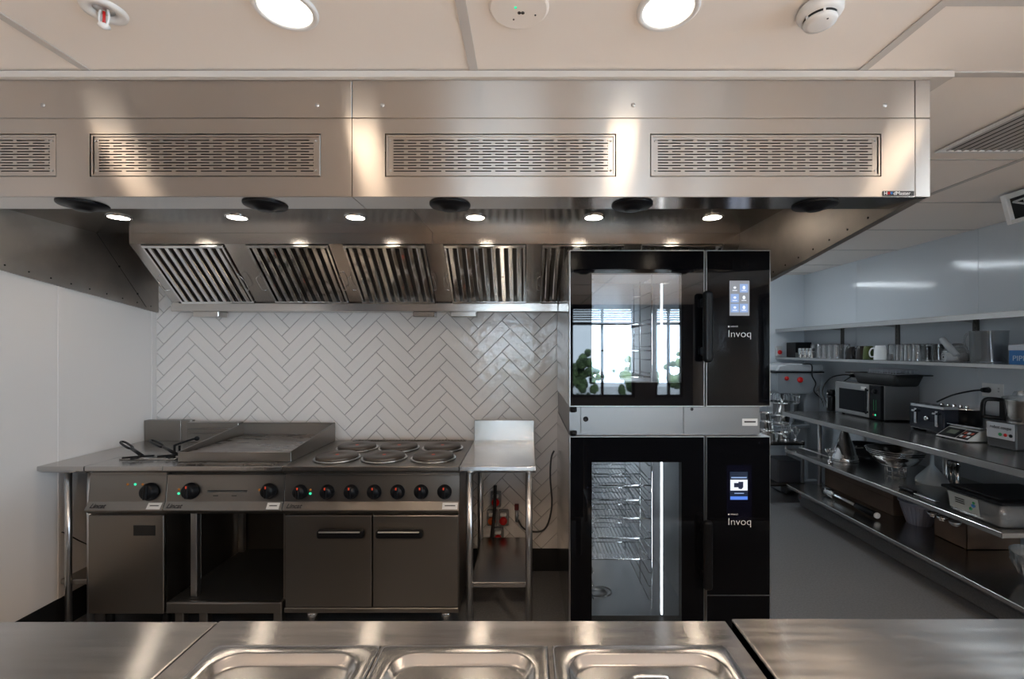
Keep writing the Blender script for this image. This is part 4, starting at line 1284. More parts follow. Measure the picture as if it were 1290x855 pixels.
# ================================================================ RIGHT HAND SHELVING
FX = 2.444                                   # front edges of bench and shelves
yx = lambda px, x: F * x / (px - 664)        # depth of a point seen at column px that lies at x
YE = 4.33                                    # far end of the bench
t = thing('work_bench', 'long steel work bench with two lower shelves along the right wall', 'bench', (2.85, 3.2, 0))
y0 = 1.7
m = MB(); m.box(FX + .002, XR - .006, y0, YE, .882, .9, .001); m.prism([(FX, .898), (FX + .002, .9), (FX + .02, .9), (FX + .02, .862), (FX, .862)], 'Y', y0, YE, bev=.0008)
m.build('worktop', WORKST, t)
m = MB(); m.box(FX, XR - .03, 2.33, YE - .04, .522, .552, .003); m.build('middle_shelf', WORKST, t)
m = MB(); m.box(FX, XR - .03, y0, YE - .06, .196, .2235, .003); m.build('bottom_shelf', WORKST, t)
for (x, y) in ((2.75, YE - .08), (XR - .07, YE - .08), (XR - .07, 3.43), (XR - .07, 2.39), (FX + .04, 1.76)):
    m = MB(); m.cyl((x, y, .106 if x > 2.6 else 0.0), (x, y, .882), .018, 18); m.build('leg', SATIN, t)


def wall_shelf(ztop, lip, label, nm):
    t = thing('wall_shelf', label, 'shelf', (3.07, 3.5, ztop))
    x0 = 2.9
    m = MB(); m.box(x0, XR - .001, 1.6, YF - .002, ztop - .003, ztop); m.box(x0, x0 + .012, 1.6, YF - .002, ztop - lip, ztop, .002); m.build('shelf_board', STEEL, t)
    for y in (4.64, 3.95, 3.26):
        q = MB(); q.prism([(3.235, ztop - .004), (3.0, ztop - .004), (3.0, ztop - .012), (3.235, ztop - .045)], 'Y', y - .0015, y + .0015); q.build('bracket', STEEL, t)
    return t
SU, SLW = 1.705 + .022, 1.404
wall_shelf(SU, .04, 'upper empty steel wall shelf on the right wall', 'u')
wall_shelf(SLW, .026, 'lower steel wall shelf on the right wall carrying glasses and mugs', 'l')
for y, w_ in ((4.64, 'next to the row of clear glasses nearest the far corner'), (3.95, 'behind the first of the near glasses'), (3.26, 'behind the large clear container')):
    m = MB(); m.box(XR - .012, XR - .0005, y - .02, y + .02, SLW + .001, SU - .004)
    for k in range(8): m.box(XR - .0126, XR - .0118, y - .003, y + .003, SLW + .02 + k * .036, SLW + .036 + k * .036, mi=1)
    tag(m.build('shelf_standard', [DARKST, BLACKM], origin=(XR - .006, y, SLW)), 'slotted steel upright, ' + w_, 'upright')  # upright steel darkened: its dark reflection is put into the colour

Z1 = SLW + .0008


def tumbler(loc, r=.034, h=.13, mt=None):
    t = thing('glass_tumbler', 'x', 'glass', loc)
    m = MB(); m.lathe([(r * 1.04, 0), (r * 1.04, .004), (r * .9, h * .96), (r * .8, h), (0, h), (0, h - .004), (r * .78, h - .005), (r * .86, h * .9), (r * .98, .004)], (0, 0, 0), seg=24, cap=False)
    m.build('bowl', mt or TUMBLER, t, world=False)
    return t
g0 = tumbler((3.02, 4.75, Z1), h=.14)
k = 0
for row, x in enumerate((3.02, 3.12)):
    for i in range(5):
        y = 4.76 - i * .085
        lab = 'clear tumbler standing upside down in the %s row beside the small steel cups' % ('front', 'back')[row]
        if k == 0:
            g0.location = (x, y, Z1); g0['label'] = lab; g0['group'] = 'upside-down tumblers, front row, far end of the lower shelf'
        else: dup(g0, (x, y, Z1), lab, 'upside-down tumblers, %s row, far end of the lower shelf' % ('front', 'back')[row])
        k += 1
g1 = None
for row, x in enumerate((3.02, 3.12)):
    for i in range(4):
        y = 3.74 - i * .077
        lab = 'clear water glass in the %s row between the small black cup and the glass jugs' % ('front', 'back')[row]
        gr = 'water glasses, %s row, middle of the lower shelf' % ('front', 'back')[row]
        if g1 is None:
            g1 = tumbler((x, y, Z1), r=.033, h=.132); g1['label'] = lab; g1['group'] = gr; g1.name = 'water_glass'
        else: dup(g1, (x, y, Z1), lab, gr)


def mug(name, loc, r, h, material, label, hy=.0, flip=True, handle=1, cat='mug', rz=0.0):
    t = thing(name, label, cat, loc, rz=rz)
    m = MB()
    m.lathe([(0, .004), (r * .95, .004), (r, 0), (r, .006), (r * .93, h * .6), (r * .78, h * .97), (r * .72, h), (0, h)] if flip else [(0, 0), (r * .75, 0), (r * .82, .01), (r, h), (r * .93, h), (r * .76, .012), (0, .01)], (0, 0, 0), seg=28, cap=False)
    m.build('cup', material, t, world=False)
    if handle:
        m = MB(); m.tube([(0, r * .8, h * .25), (0, r * 1.35, h * .22), (0, r * 1.55, h * .5), (0, r * 1.25, h * .78), (0, r * .75, h * .8)], .0055, 8, sub=5); m.build('handle', material, t, world=False)
    return t
mug('mug', (3.04, yx(1071.5, 3.04), Z1), .042, .115, DARKC, 'black mug upside down right after the first tumblers', handle=1)
mug('mug', (3.04, yx(1086, 3.04), Z1), .05, .12, mat('brown_black_ceramic', (.035, .03, .028), .2), 'dark grey mug behind the green mug', rz=.4)
mug('mug', (2.99, yx(1094, 2.99), Z1), .042, .118, GREENC, 'olive green mug upside down beside the white one', handle=0)
mug('mug', (2.97, yx(1109, 2.97), Z1), .047, .122, WHITEC, 'white mug upside down with its handle to the left', rz=.91)
mug('cup', (3.06, yx(1120, 3.06), Z1), .034, .05, DARKC, 'small black cup between the white mug and the water glasses', handle=0, cat='cup')
t = thing('small_box', 'black box at the far end of the lower wall shelf', 'box', (3.08, 5.1, Z1))
m = MB(); m.box(2.98, 3.16, 5.02, 5.2, Z1, Z1 + .165, .004); m.build('body', BLACKP, t)
m = MB(); m.box(2.98, 3.16, 5.016, 5.02, Z1 + .0, Z1 + .05); m.build('label_strip', SATIN, t)
c0 = None
for i, px in enumerate((1009, 1014, 1018.5, 1023)):
    y = yx(px, 2.975)
    if c0 is None:
        c0 = thing('steel_cup', 'small steel cup in front of the black box at the far end of the shelf', 'cup', (2.975, y, Z1), 'small steel cups on the lower wall shelf')
        m = MB(); m.lathe([(0, 0), (.022, 0), (.024, .004), (.026, .095), (.028, .098), (.026, .1), (.022, .006), (0, .004)], seg=20, cap=False); m.build('cup', CHROME, c0, world=False)
        m = MB(); m.lathe([(.0262, .06), (.0275, .062), (.0262, .066)], seg=20, cap=False); m.build('band', SATIN, c0, world=False)
    else: dup(c0, (2.975, y, Z1))


def jug(px, r, h, x, label, name='glass_jug', hs=-1):
    t = thing(name, label, 'jug', (x, yx(px, x), Z1))
    m = MB(); m.lathe([(0, 0), (r * .9, 0), (r, .01), (r * 1.0, h * .95), (r * 1.06, h), (r * .96, h), (r * .93, .012), (0, .01)], seg=26, cap=False); m.build('bowl', TUMBLER, t, world=False)
    m = MB(); m.tube([(0, r * .9 * -hs, h * .2), (0, r * 1.5 * -hs, h * .25), (0, r * 1.6 * -hs, h * .7), (0, r * .95 * -hs, h * .82)], .006, 8, sub=4); m.build('handle', TUMBLER, t, world=False)
jug(1167.5, .029, .115, 3.02, 'small glass jug, the left of the two beside the plastic bag')
jug(1181.5, .038, .13, 3.03, 'larger glass jug touching the plastic bag')
# plastic bag with stacked cups
t = thing('plastic_bag', 'crumpled translucent plastic bag lying beside the large clear container', 'bag', (3.06, 3.2, Z1))
m = MB()
random.seed(3)
yb0 = yx(1204, 3.05)
for (dy, dz, r_, sy, sz) in ((.02, .055, .07, 1.0, .78), (-.03, .05, .065, 1.0, .7), (0.0, .09, .055, 1.0, .8), (-.05, .035, .045, 1.0, .76)):
    m.sphere((3.06, yb0 + dy, Z1 + max(dz, r_ * sz + .002)), r_, (1.0, sy, sz), 14, noise=.09)
m.build('film', FILM, t)
for i, (p0, p1, r_, nm) in enumerate((((3.0, yb0 + .05, Z1 + .165), (3.0, yb0 - .06, Z1 + .045), .021, 'roll'), ((2.955, yb0 - .01, Z1 + .035), (3.08, yb0 - .04, Z1 + .035), .033, 'roll'))):
    m = MB(); m.cyl(p0, p1, r_, 20)
    if i == 1: m.cyl((2.9545, yb0 - .01, Z1 + .035), (2.958, yb0 - .0102, Z1 + .035), .008, 12, mi=1); m.lathe([(.018, 0), (.022, 0), (.022, .002), (.018, .002)], (2.953, yb0 - .01, Z1 + .035), axis='X', seg=20, mi=2, cap=False)
    m.build('rolled_sheet', [mat('frosted_plastic', (.42, .44, .46), .4), BLACKM, mat('frosted_grey', (.2, .21, .22), .4)], t)
# large clear container
yc = yx(1245.5, 3.06)
t = thing('clear_container', 'large clear measuring container with a handle on its left side', 'container', (3.06, yc, Z1))
m = MB(); r, h = .095, .212
m.lathe([(0, 0), (r * .93, 0), (r * .95, .006), (r, h * .96), (r * 1.04, h), (r * .97, h), (r * .92, .01), (0, .008)], (3.06, yc, Z1), seg=36, cap=False); m.build('body', POLY, t)
m = MB(); m.tube([(3.04, yc + r * .9, Z1 + h * .93), (3.03, yc + r * 1.25, Z1 + h * .92), (3.03, yc + r * 1.45, Z1 + h * .65), (3.04, yc + r * 1.2, Z1 + h * .3), (3.045, yc + r * .9, Z1 + h * .25)], .007, 8, sub=5); m.build('handle', POLY, t)
# blue box
t = thing('blue_box', 'blue and white cardboard box of piping bags at the right edge of the lower shelf', 'box', (3.05, 2.7, Z1))
ya_, yb_ = yx(1271, 2.96), yx(1271, 2.96) - .30
m = MB(); m.box(2.96, 3.16, yb_, ya_, Z1, Z1 + .085, .001); m.build('body', BLUEP, t)
m = MB(); m.box(2.957, 3.163, yb_ - .003, ya_ + .003, Z1 + .0845, Z1 + .118, .002); m.build('lid', mat('pale_card', (.55, .60, .68), .5), t)
text('PIPING', .045, (2.9592, ya_ - .02, Z1 + .022), AISLE, mat('pale_print', (.55, .65, .75), .5), 'lettering', t, .0003)

# red button on the far wall
t = thing('emergency_button', 'small white box with a round red button on the far wall', 'button', (2.93, YF, 1.46))
m = MB(); m.box(2.895, 2.965, YF - .04, YF - .0005, 1.41, 1.53, .005); m.build('housing', mat('off_white_box', (.5, .5, .5), .4), t)
m = MB(); m.lathe([(.022, 0), (.026, -.004), (.024, -.014), (0, -.018)], (2.93, YF - .04, 1.458), axis=Vector((0, 1, 0)), seg=20); m.build('push_button', RED, t)

# ---------------------------------------------------------------- things on the bench
ZB = .9008
# microwave facing the aisle
MX, my0, my1 = 2.90, 3.71, 4.26
t = thing('microwave_oven', 'steel microwave with black door window, standing on the bench under a black roasting pan', 'microwave', (3.06, 3.98, ZB))
zb, zt = ZB + .012, ZB + .292
m = MB(); m.box(MX + .03, XR - .02, my0, my1, zb, zt, .003); m.build('casing', mat('microwave_casing', (.24, .24, .25), .4, .85), t)
m = MB(); m.box(MX, MX + .03, my0 + .13, my1, zb, zt, .004); dr = m.build('door', mat('microwave_front', (.35, .34, .33), .3, .8), t)
m = MB(); m.box(MX - .001, MX + .002, my0 + .15, my1 - .055, zb + .035, zt - .055, .001); m.build('door_window', BGLASS, dr)
m = MB(); m.box(MX - .022, MX - .012, my0 + .135, my0 + .150, zb + .03, zt - .03, .003); m.box(MX - .014, MX + .001, my0 + .135, my0 + .15, zb + .04, zb + .055); m.box(MX - .014, MX + .001, my0 + .135, my0 + .15, zt - .055, zt - .04); m.build('handle', BLACKP, dr)
m = MB(); m.box(MX - .0008, MX, my0 + .16, my0 + .22, zt - .045, zt - .02); m.build('sticker', STICK, dr)
m = MB(); m.box(MX, MX + .03, my0 + .001, my0 + .128, zb, zt, .003); cp = m.build('control_panel', BLACKP, t)
m = MB(); m.lathe([(.018, 0), (.02, -.006), (.016, -.016), (0, -.018)], (MX, my0 + .065, zt - .05), axis=Vector((1, 0, 0)), seg=20); m.build('dial', BLACKP, cp)
for (dy, mm) in ((.078, RED), (.058, LGREEN)):
    m = MB(); m.lathe([(0, -.002), (.007, -.002), (.008, .001), (0, .001)], (MX, my0 + dy, zb + .035), axis=Vector((1, 0, 0)), seg=14); m.build('button', mm, cp)
m = MB()
for dy in (.05, .075):
    m.box(MX - .0006, MX, my0 + dy, my0 + dy + .003, zb + .07, zb + .16)
m.build('printed_scale', GREENP, cp)
for (x, y) in ((MX + .05, my0 + .04), (MX + .05, my1 - .04), (XR - .05, my0 + .04), (XR - .05, my1 - .04)):
    m = MB(); m.cyl((x, y, ZB), (x, y, zb + .001), .012, 10); m.build('foot', BLACKP, t)
# roasting pan and rack on top
def flared(m, x0, x1, y0, y1, z0, z1, fl, th=.004, mi=0, r=.03):
    b = bmesh.new()
    lv = [(-fl, z1, r), (0, z0 + .01, r), (.01, z0, r), ]
    lin = [(-fl + th, z1, r), (th, z0 + .012, r), (.012, z0 + th, r)]
    rg = []
    for (ins, z, rr) in lv[::-1] + lin: rg.append([b.verts.new((p[0], p[1], z)) for p in rrect(x0 + ins, x1 - ins, y0 + ins, y1 - ins, rr, 5)])
    n = len(rg[0])
    for a, c in zip(rg[:-1], rg[1:]):
        for i in range(n): f = b.faces.new((a[i], a[(i + 1) % n], c[(i + 1) % n], c[i])); f.smooth = True
    b.faces.new(rg[0][::-1]); b.faces.new(rg[-1])
    bmesh.ops.recalc_face_normals(b, faces=b.faces)
    m.merge(b, mi)
zp = zt + .001
t = thing('roasting_pan', 'black enamel roasting pan with flared rim on top of the microwave', 'roasting pan', (3.06, 3.9, zp))
m = MB(); flared(m, 2.95, 3.15, 3.62, 4.06, zp, zp + .095, .022); m.build('pan', BLACKM, t)
m = MB(); m.box(2.90, 3.20, 3.56, 3.60, zp + .088, zp + .096, .003); m.box(2.90, 3.20, 4.08, 4.13, zp + .088, zp + .096, .003)
m.build('rim_handle', BLACKM, t)
t = thing('wire_rack', 'small grey wire rack lying on the black roasting pan', 'rack', (3.05, 3.75, zp + .1))
m = MB(); zr = zp + .1
m.tube([(2.96, 3.62, zr), (3.13, 3.62, zr), (3.13, 3.93, zr), (2.96, 3.93, zr)], .003, 6, closed=True)
m.tube([(2.96, 3.62, zr + .035), (3.13, 3.62, zr + .035), (3.13, 3.93, zr + .035), (2.96, 3.93, zr + .035)], .003, 6, closed=True)
m.build('rim', mat('rack_grey', (.5, .5, .54), .4, .6), t)
m = MB()
for i in range(11):
    y = 3.63 + i * .028; m.tube([(2.96, y, zr), (2.96, y, zr + .035), (3.13, y, zr + .035), (3.13, y, zr)], .0028, 5)
m.build('wires', mat('rack_grey2', (.6, .6, .66), .5, .2), t)
# black flask beside the microwave
ys = yx(1047, 2.93)
t = thing('coffee_flask', 'tall black flask with a steel stripe left of the microwave', 'flask', (2.93, ys, ZB))
m = MB(); m.lathe([(0, 0), (.034, 0), (.037, .004), (.037, .13), (.032, .15)], (2.93, ys, ZB), seg=24); m.build('body', BLACKP, t)
m = MB(); m.lathe([(.030, .150), (.034, .155), (.034, .19), (.028, .205), (0, .207)], (2.93, ys, ZB), seg=24); m.build('cap', BLACKP, t)
m = MB(); m.box(2.888, 2.894, ys - .006, ys + .006, ZB + .03, ZB + .13, .002); m.sphere((2.895, ys, ZB + .168), .009, seg=10); m.build('steel_stripe', CHROME, t)
m = MB(); m.tube([(XR - .03, 4.46, 1.235), (3.14, 4.50, 1.24), (3.05, 4.56, 1.20), (2.99, 4.58, 1.08), (2.97, 4.50, .98), (2.96, 4.40, .94)], .006, 8, sub=4)
m.tube([(XR - .03, 4.46, 1.235), (3.12, 4.47, 1.17), (3.06, 4.46, 1.12)], .005, 8, sub=4)
tag(m.build('power_cable', CABLE, origin=(3.0, 4.5, 1.1)), 'black looping cable at the far end of the bench left of the microwave', 'cable')
t = thing('power_socket', 'white wall socket with a black plug behind the left edge of the microwave', 'socket', (XR, 4.46, 1.235))
m = MB(); m.box(XR - .008, XR - .0005, 4.40, 4.52, 1.19, 1.28, .002); m.build('plate', WHITE, t)
m = MB(); m.cyl((XR - .008, 4.46, 1.235), (XR - .055, 4.46, 1.235), .021, 16, r2=.014); m.build('plug', BLACKP, t)

# toaster
ty0, ty1, tx = 3.12, 3.40, 2.87
t = thing('toaster', 'black four-slice toaster with chrome levers on the bench between the microwave and the scale', 'toaster', (2.93, 3.2, ZB))
m = MB(); m.box(tx, 2.985, ty0, ty1, ZB + .012, ZB + .178, .012, seg=2); bd = m.build('body', mat('toaster_black', (.012, .014, .022), .12), t)
m = MB(); m.box(tx + .004, 2.981, ty0 + .004, ty1 - .004, ZB + .172, ZB + .196, .006, seg=2); m.build('top_cover', CHROME, t)
for i in range(4):
    m = MB(); m.box(tx + .025, 2.965, ty0 + .03 + i * .06, ty0 + .052 + i * .06, ZB + .1955, ZB + .1972); m.build('bread_slot', BLACKM, t)
for dy in (.05, .22):
    m = MB(); m.box(tx - .006, tx + .002, ty0 + dy - .012, ty0 + dy + .012, ZB + .05, ZB + .16, .003); lv = m.build('lever_track', CHROME, t)
    m = MB(); m.box(tx - .024, tx - .005, ty0 + dy - .016, ty0 + dy + .016, ZB + .135, ZB + .150, .004); m.build('lever', CHROME, lv)
m = MB(); m.lathe([(.016, 0), (.018, -.006), (.012, -.014), (0, -.015)], (tx, ty0 + .13, ZB + .10), axis=Vector((1, 0, 0)), seg=18); m.build('browning_knob', CHROME, t)
m = MB(); m.box(tx + .01, 2.975, ty0 + .01, ty0 + .03, ZB, ZB + .013); m.box(tx + .01, 2.975, ty1 - .03, ty1 - .01, ZB, ZB + .013); m.build('feet', BLACKP, t)
# pot with flat steel lid behind toaster and scale
pc = (3.112, 3.24)
t = thing('black_pot', 'wide black pot with a flat steel lid against the wall behind the scale', 'pot', (pc[0], pc[1], ZB))
m = MB(); m.lathe([(0, 0), (.095, 0), (.105, .006), (.110, .17), (0, .17)], (*pc, ZB), seg=36, cap=False); m.build('pot', BLACKP, t)
m = MB(); m.lathe([(0, .171), (.114, .171), (.117, .176), (.11, .182), (.03, .19), (0, .191)], (*pc, ZB), seg=36); m.build('lid', CHROME, t)
m = MB()
for k in range(5): m.lathe([(0, .0), (.012, 0), (.013, .012), (.006, .018), (0, .018)], (3.03 + .012 * k, 3.30 - .035 * k, ZB + .184), seg=14)
m.build('lid_knob', CHROME, t)
# outlet + plug near the toaster
oy = yx(1252, XR)
t = thing('power_socket', 'white double wall socket with a round black plug above the scale', 'socket', (XR, oy, 1.21))
m = MB(); m.box(XR - .008, XR - .0005, oy - .07, oy + .075, 1.165, 1.258, .002); m.build('plate', WHITE, t)
m = MB(); m.cyl((XR - .008, oy + .03, 1.21), (XR - .05, oy + .03, 1.21), .021, 18, r2=.015); m.build('plug', BLACKP, t)
m = MB()
for k in range(2): m.box(XR - .0095, XR - .008, oy - .045, oy - .035, 1.2 + k * .02, 1.212 + k * .02)
m.build('switch', mat('switch_grey', (.5, .5, .5), .4), t)
m = MB(); m.tube([(XR - .05, oy + .03, 1.21), (XR - .1, oy + .06, 1.20), (XR - .14, oy + .16, 1.16), (XR - .16, oy + .26, 1.10)], .006, 8, sub=4); tag(m.build('power_cable', CABLE, origin=(XR - .1, oy + .1, 1.18)), 'short black cable running from the wall plug down behind the toaster', 'cable')
# kitchen scale
sy0, sy1, sx = 2.83, 3.10 - .0, 2.74
sy1 = 3.0
t = thing('kitchen_scale', 'white bench scale with a dark display facing the aisle', 'scale', (2.9, 2.92, ZB))
sy0, sy1 = 2.88, 3.108
sx = 2.80
m = MB(); m.prism([(sx, ZB + .006), (sx + .10, ZB + .072), (sx + .19, ZB + .072), (sx + .19, ZB + .006)], 'Y', sy0, sy1, bev=.004); m.build('housing', mat('scale_white', (.62, .62, .60), .35), t)
MS = Matrix.Translation((sx, 0, ZB + .006)) @ Matrix.Rotation(-math.atan2(.066, .10), 4, 'Y')
m = MB(); m.box(.015, .105, sy0 + .095, sy1 - .012, .0005, .003, M=MS); dp = m.build('display_panel', BLACKP, t)
m = MB(); m.box(.045, .085, sy0 + .12, sy1 - .045, .0028, .0036, M=MS); m.build('lcd', LCD, dp)
m = MB(); m.box(.015, .105, sy0 + .012, sy0 + .087, .0005, .003, M=MS); kp = m.build('key_panel', BLACKP, t)
for i in range(3):
    for j in range(2):
        m = MB(); m.box(.030 + j * .035, .050 + j * .035, sy0 + .018 + i * .022, sy0 + .034 + i * .022, .0028, .0042, M=MS); m.build('key', mat('key', (.5, .1, .06), .4) if (i + j) % 2 else WHITE, kp)
m = MB(); m.box(sx + .085, sx + .19, sy0 - .005, sy1 + .004, ZB + .082, ZB + .092, .003); m.box(sx + .12, sx + .17, sy0 + .1, sy0 + .16, ZB + .072, ZB + .083); m.build('platform', CHROME, t)
for y in (sy0 + .03, sy1 - .03):
    m = MB(); m.cyl((sx + .03, y, ZB), (sx + .03, y, ZB + .012), .01, 10); m.cyl((sx + .17, y, ZB), (sx + .17, y, ZB + .012), .01, 10); m.build('foot', BLACKP, t)
# cutter / food processor
fy1 = yx(1242.5, 2.86); fy0 = yx(1279, 2.86)
t = thing('food_processor', 'food processor with grey-white button plate and steel bowl at the right edge', 'food processor', (2.98, (fy0 + fy1) / 2, ZB))
fz = ZB + .155
m = MB(); m.box(2.862, 3.12, fy0, fy1, ZB, fz, .01, seg=2); m.build('base', mat('processor_dark', (.05, .05, .05), .35), t)
m = MB(); m.box(2.858, 2.8625, fy0 + .004, fy1 - .003, ZB + .055, fz - .004, .001); bp_ = m.build('button_plate', mat('plate_grey', (.5, .52, .55), .35), t)
text('robot coupe', .026, (2.8575, fy1 - .022, ZB + .115), AISLE, INK, 'lettering', bp_, .0003, sx=.95, shear=.2, weight=.0004)
for dy, mm in ((.085, GREENP), (.115, RED), (.145, BLACKP)):
    m = MB(); m.lathe([(.010, 0), (.010, -.003), (.006, -.006), (0, -.006)], (2.858, fy1 - dy, ZB + .082), axis=Vector((1, 0, 0)), seg=18); m.build('button', mm, bp_)
bc = (2.99, fy0 + .06)
m = MB(); m.lathe([(0, 0), (.085, 0), (.09, .01), (.097, .13), (.10, .135), (.095, .135), (.08, .012), (0, .01)], (*bc, fz + .001), seg=36, cap=False); bw = m.build('bowl', STEEL, t)
m = MB(); m.lathe([(.104, .136), (.104, .148), (.09, .156), (.06, .162), (.05, .185), (.03, .19), (0, .19)], (*bc, fz + .001), seg=32); m.build('lid', POLY, t)
hx_, hy_ = bc[0] - .07, bc[1] + .075
m = MB()
m.tube([(hx_ + .02, hy_ - .02, fz + .125), (hx_ - .02, hy_ + .03, fz + .13), (hx_ - .055, hy_ + .05, fz + .118), (hx_ - .06, hy_ + .055, fz + .04), (hx_ - .05, hy_ + .05, fz + .02), (hx_ + .015, hy_ - .01, fz + .015)], .013, 10, sub=4); m.build('handle', BLACKP, bw)
m = MB(); m.box(hx_ - .01, hx_ + .03, hy_ - .03, hy_ + .01, fz + .005, fz + .13, .008); m.build('handle_mount', BLACKP, bw)
# ---------------------------------------------------------------- middle shelf
ZM = .5528
xm = lambda px, py, z: None
t = thing('cone_strainer', 'tall steel conical strainer standing point up on the middle shelf', 'strainer', (2.72, 3.78, ZM))
cx, cy = 2.70, yx(1064, 2.70)
m = MB(); m.lathe([(.098, 0), (.10, .004), (.10, .03), (.095, .034), (.093, .055), (.088, .06), (.012, .285), (0, .29)], (cx, cy, ZM), seg=36); m.build('cone', CHROME, t)
m = MB(); m.lathe([(.1005, .0), (.104, .002), (.104, .008), (.1005, .010)], (cx, cy, ZM), seg=36, cap=False); m.build('rim', CHROME, t)
m = MB(); m.tube([(cx - .09, cy + .05, ZM + .012), (cx - .16, cy + .28, ZM + .03), (cx - .17, cy + .36, ZM + .03)], .006, 8, sub=3); m.build('handle', SATIN, t)
# steel mixer attachments beside it
def whisk(x, y, z, label, L=.2, r=.045):
    t = thing('balloon_whisk', label, 'whisk', (x, y, z))
    m = MB(); m.cyl((x, y, z + .0), (x, y, z + .03), .02, 14); m.cyl((x, y, z + .03), (x, y, z + .07), .009, 12); m.build('shaft', CHROME, t)
    m = MB()
    for k in range(6):
        a = k * PI / 6; c, s = math.cos(a), math.sin(a)
        m.tube([(x + c * .008, y + s * .008, z + .06), (x + c * r, y + s * r, z + .12), (x + c * r * .8, y + s * r * .8, z + L - .02), (x, y, z + L), (x - c * r * .8, y - s * r * .8, z + L - .02), (x - c * r, y - s * r, z + .12), (x - c * .008, y - s * .008, z + .06)], .0018, 5, sub=3)
    m.build('wires', CHROME, t)
whisk(2.50, yx(1046, 2.50), ZM, 'steel whisk attachment at the front edge of the middle shelf', .11, .035)
def bowl(m, c, r, h, th=.002, mi=0, seg=36):
    m.lathe([(0, 0), (r * .45, 0), (r * .75, h * .25), (r * .95, h * .75), (r, h), (r + .008, h), (r + .008, h - .003), (r - th, h - th), (r * .93, h * .74), (r * .73, h * .25 + th), (r * .44, th), (0, th)], c, seg=seg, cap=False, mi=mi)
bx_, by_ = 2.74, yx(1128, 2.74)
t = thing('wire_stand', 'small wire stand on the middle shelf under the steel bowls', 'stand', (2.6, by_, ZM))
m = MB()
for k in range(10):
    a = 2 * PI * k / 10; m.cyl((bx_ + .06 * math.cos(a), by_ + .06 * math.sin(a), ZM), (bx_ + .06 * math.cos(a), by_ + .06 * math.sin(a), ZM + .075), .0022, 6)
for zz in (.004, .04, .075): m.tube([(bx_ + .06 * math.cos(2 * PI * k / 20), by_ + .06 * math.sin(2 * PI * k / 20), ZM + zz) for k in range(20)], .0025, 5, closed=True)
m.build('wire_frame', CHROME, t)
for i, (dz, r_) in enumerate(((.079, .165), (.093, .17), (.107, .175))):
    t = thing('steel_bowl', ('dark polished steel bowl, lowest of the nested three on the wire stand', 'dark polished steel bowl, middle one of the nested three on the wire stand', 'dark polished steel bowl, top one of the nested three on the wire stand')[i], 'bowl', (bx_, by_, ZM + dz), 'nested bowls on the middle shelf')
    m = MB(); bowl(m, (bx_, by_, ZM + dz), r_, .095); m.build('bowl', CHROME, t)
    m = MB(); m.lathe([(r_ + .008, .094), (r_ + .011, .0925), (r_ + .008, .091)], (bx_, by_, ZM + dz), seg=36, cap=False); m.build('rolled_rim', CHROME, t)
t = thing('colander', 'dark colander lying on the middle shelf between the strainer and the bowls', 'colander', (2.93, 3.75, ZM))
m = MB(); bowl(m, (2.98, yx(1090, 2.98), ZM), .13, .11); m.build('bowl', mat('dark_steel', (.12, .12, .13), .3, .8), t)
m = MB(); m.tube([(2.86, yx(1090, 2.98) - .06, ZM + .10), (2.81, yx(1090, 2.98) - .12, ZM + .10), (2.87, yx(1090, 2.98) - .12, ZM + .10)], .006, 8, sub=4); m.build('handle', SATIN, t)
fx_, fy_ = 2.86, yx(1174, 2.86)
t = thing('funnel', 'white plastic funnel standing upside down on the middle shelf', 'funnel', (fx_, fy_, ZM))
m = MB(); m.lathe([(.092, 0), (.094, .01), (.088, .03), (.014, .125), (.011, .195), (.008, .195), (.010, .125), (.084, .03), (.088, .01), (.088, 0)], (fx_, fy_, ZM), seg=36, cap=False); m.build('cone', mat('milky_plastic', (.55, .62, .66), .35), t)
m = MB(); m.tube([(fx_ - .09, fy_ + .02, ZM + .012), (fx_ - .115, fy_, ZM + .012), (fx_ - .09, fy_ - .02, ZM + .012)], .003, 6, sub=4); m.build('hanging_tab', mat('milky_plastic2', (.55, .62, .66), .35), t)
t = thing('long_knife', 'long steel knife lying on the middle shelf left of the lidded container', 'knife', (2.52, 2.9, ZM))
ky0, ky1 = yx(1181, 2.53), yx(1150, 2.53)
m = MB(); m.box(2.515, 2.545, ky0, ky1 - .02, ZM + .002, ZM + .008, .002); m.build('blade', SATIN, t)
m = MB(); m.box(2.515, 2.545, ky1 - .02, ky1 + .10, ZM + .001, ZM + .02, .005); m.build('handle', BLACKP, t)
# container with lid and label
bx0, bx1, b0, b1 = 2.475, 2.93, 2.36, yx(1187, 2.475)
t = thing('storage_box', 'clear plastic storage box with black lid and a printed label at the front edge', 'storage box', (2.7, (b0 + b1) / 2, ZM))
m = MB(); flared(m, bx0 + .02, bx1 - .02, b0 + .02, b1 - .02, ZM, ZM + .125, .016, .003); m.build('tub', POLY, t)
m = MB(); m.box(bx0 - .006, bx1 + .006, b0 - .006, b1 + .006, ZM + .125, ZM + .143, .006, seg=2); m.box(bx0 + .03, bx1 - .03, b0 + .03, b1 - .03, ZM + .143, ZM + .149, .003); m.build('lid', BLACKP, t)
lz = ZM + .07
m = MB(); m.box(-.0006, .0006, b1 - .21, b1 - .035, -.045, .045, M=Matrix.Translation((bx0 + .0085, 0, lz)) @ Matrix.Rotation(math.atan2(-.016, .115), 4, 'Y')); lb = m.build('label', mat('label_paper', (.48, .52, .50), .5), t)
for i, (dy, dz, mm, r_) in enumerate(((.055, .015, GREENP, .008), (.073, -.012, GREENP, .009), (.05, -.0, BLUEP, .012))):
    m = MB(); m.lathe([(0, -.001), (r_, -.001), (r_, .001), (0, .001)], (bx0 + .0065 - dz * .14, b1 - .21 + (.025, .045, .028)[i], lz + (.02, -.018, .005)[i]), axis=Vector((1, 0, -.14)), seg=16); m.build('printed_dot', mm, lb)
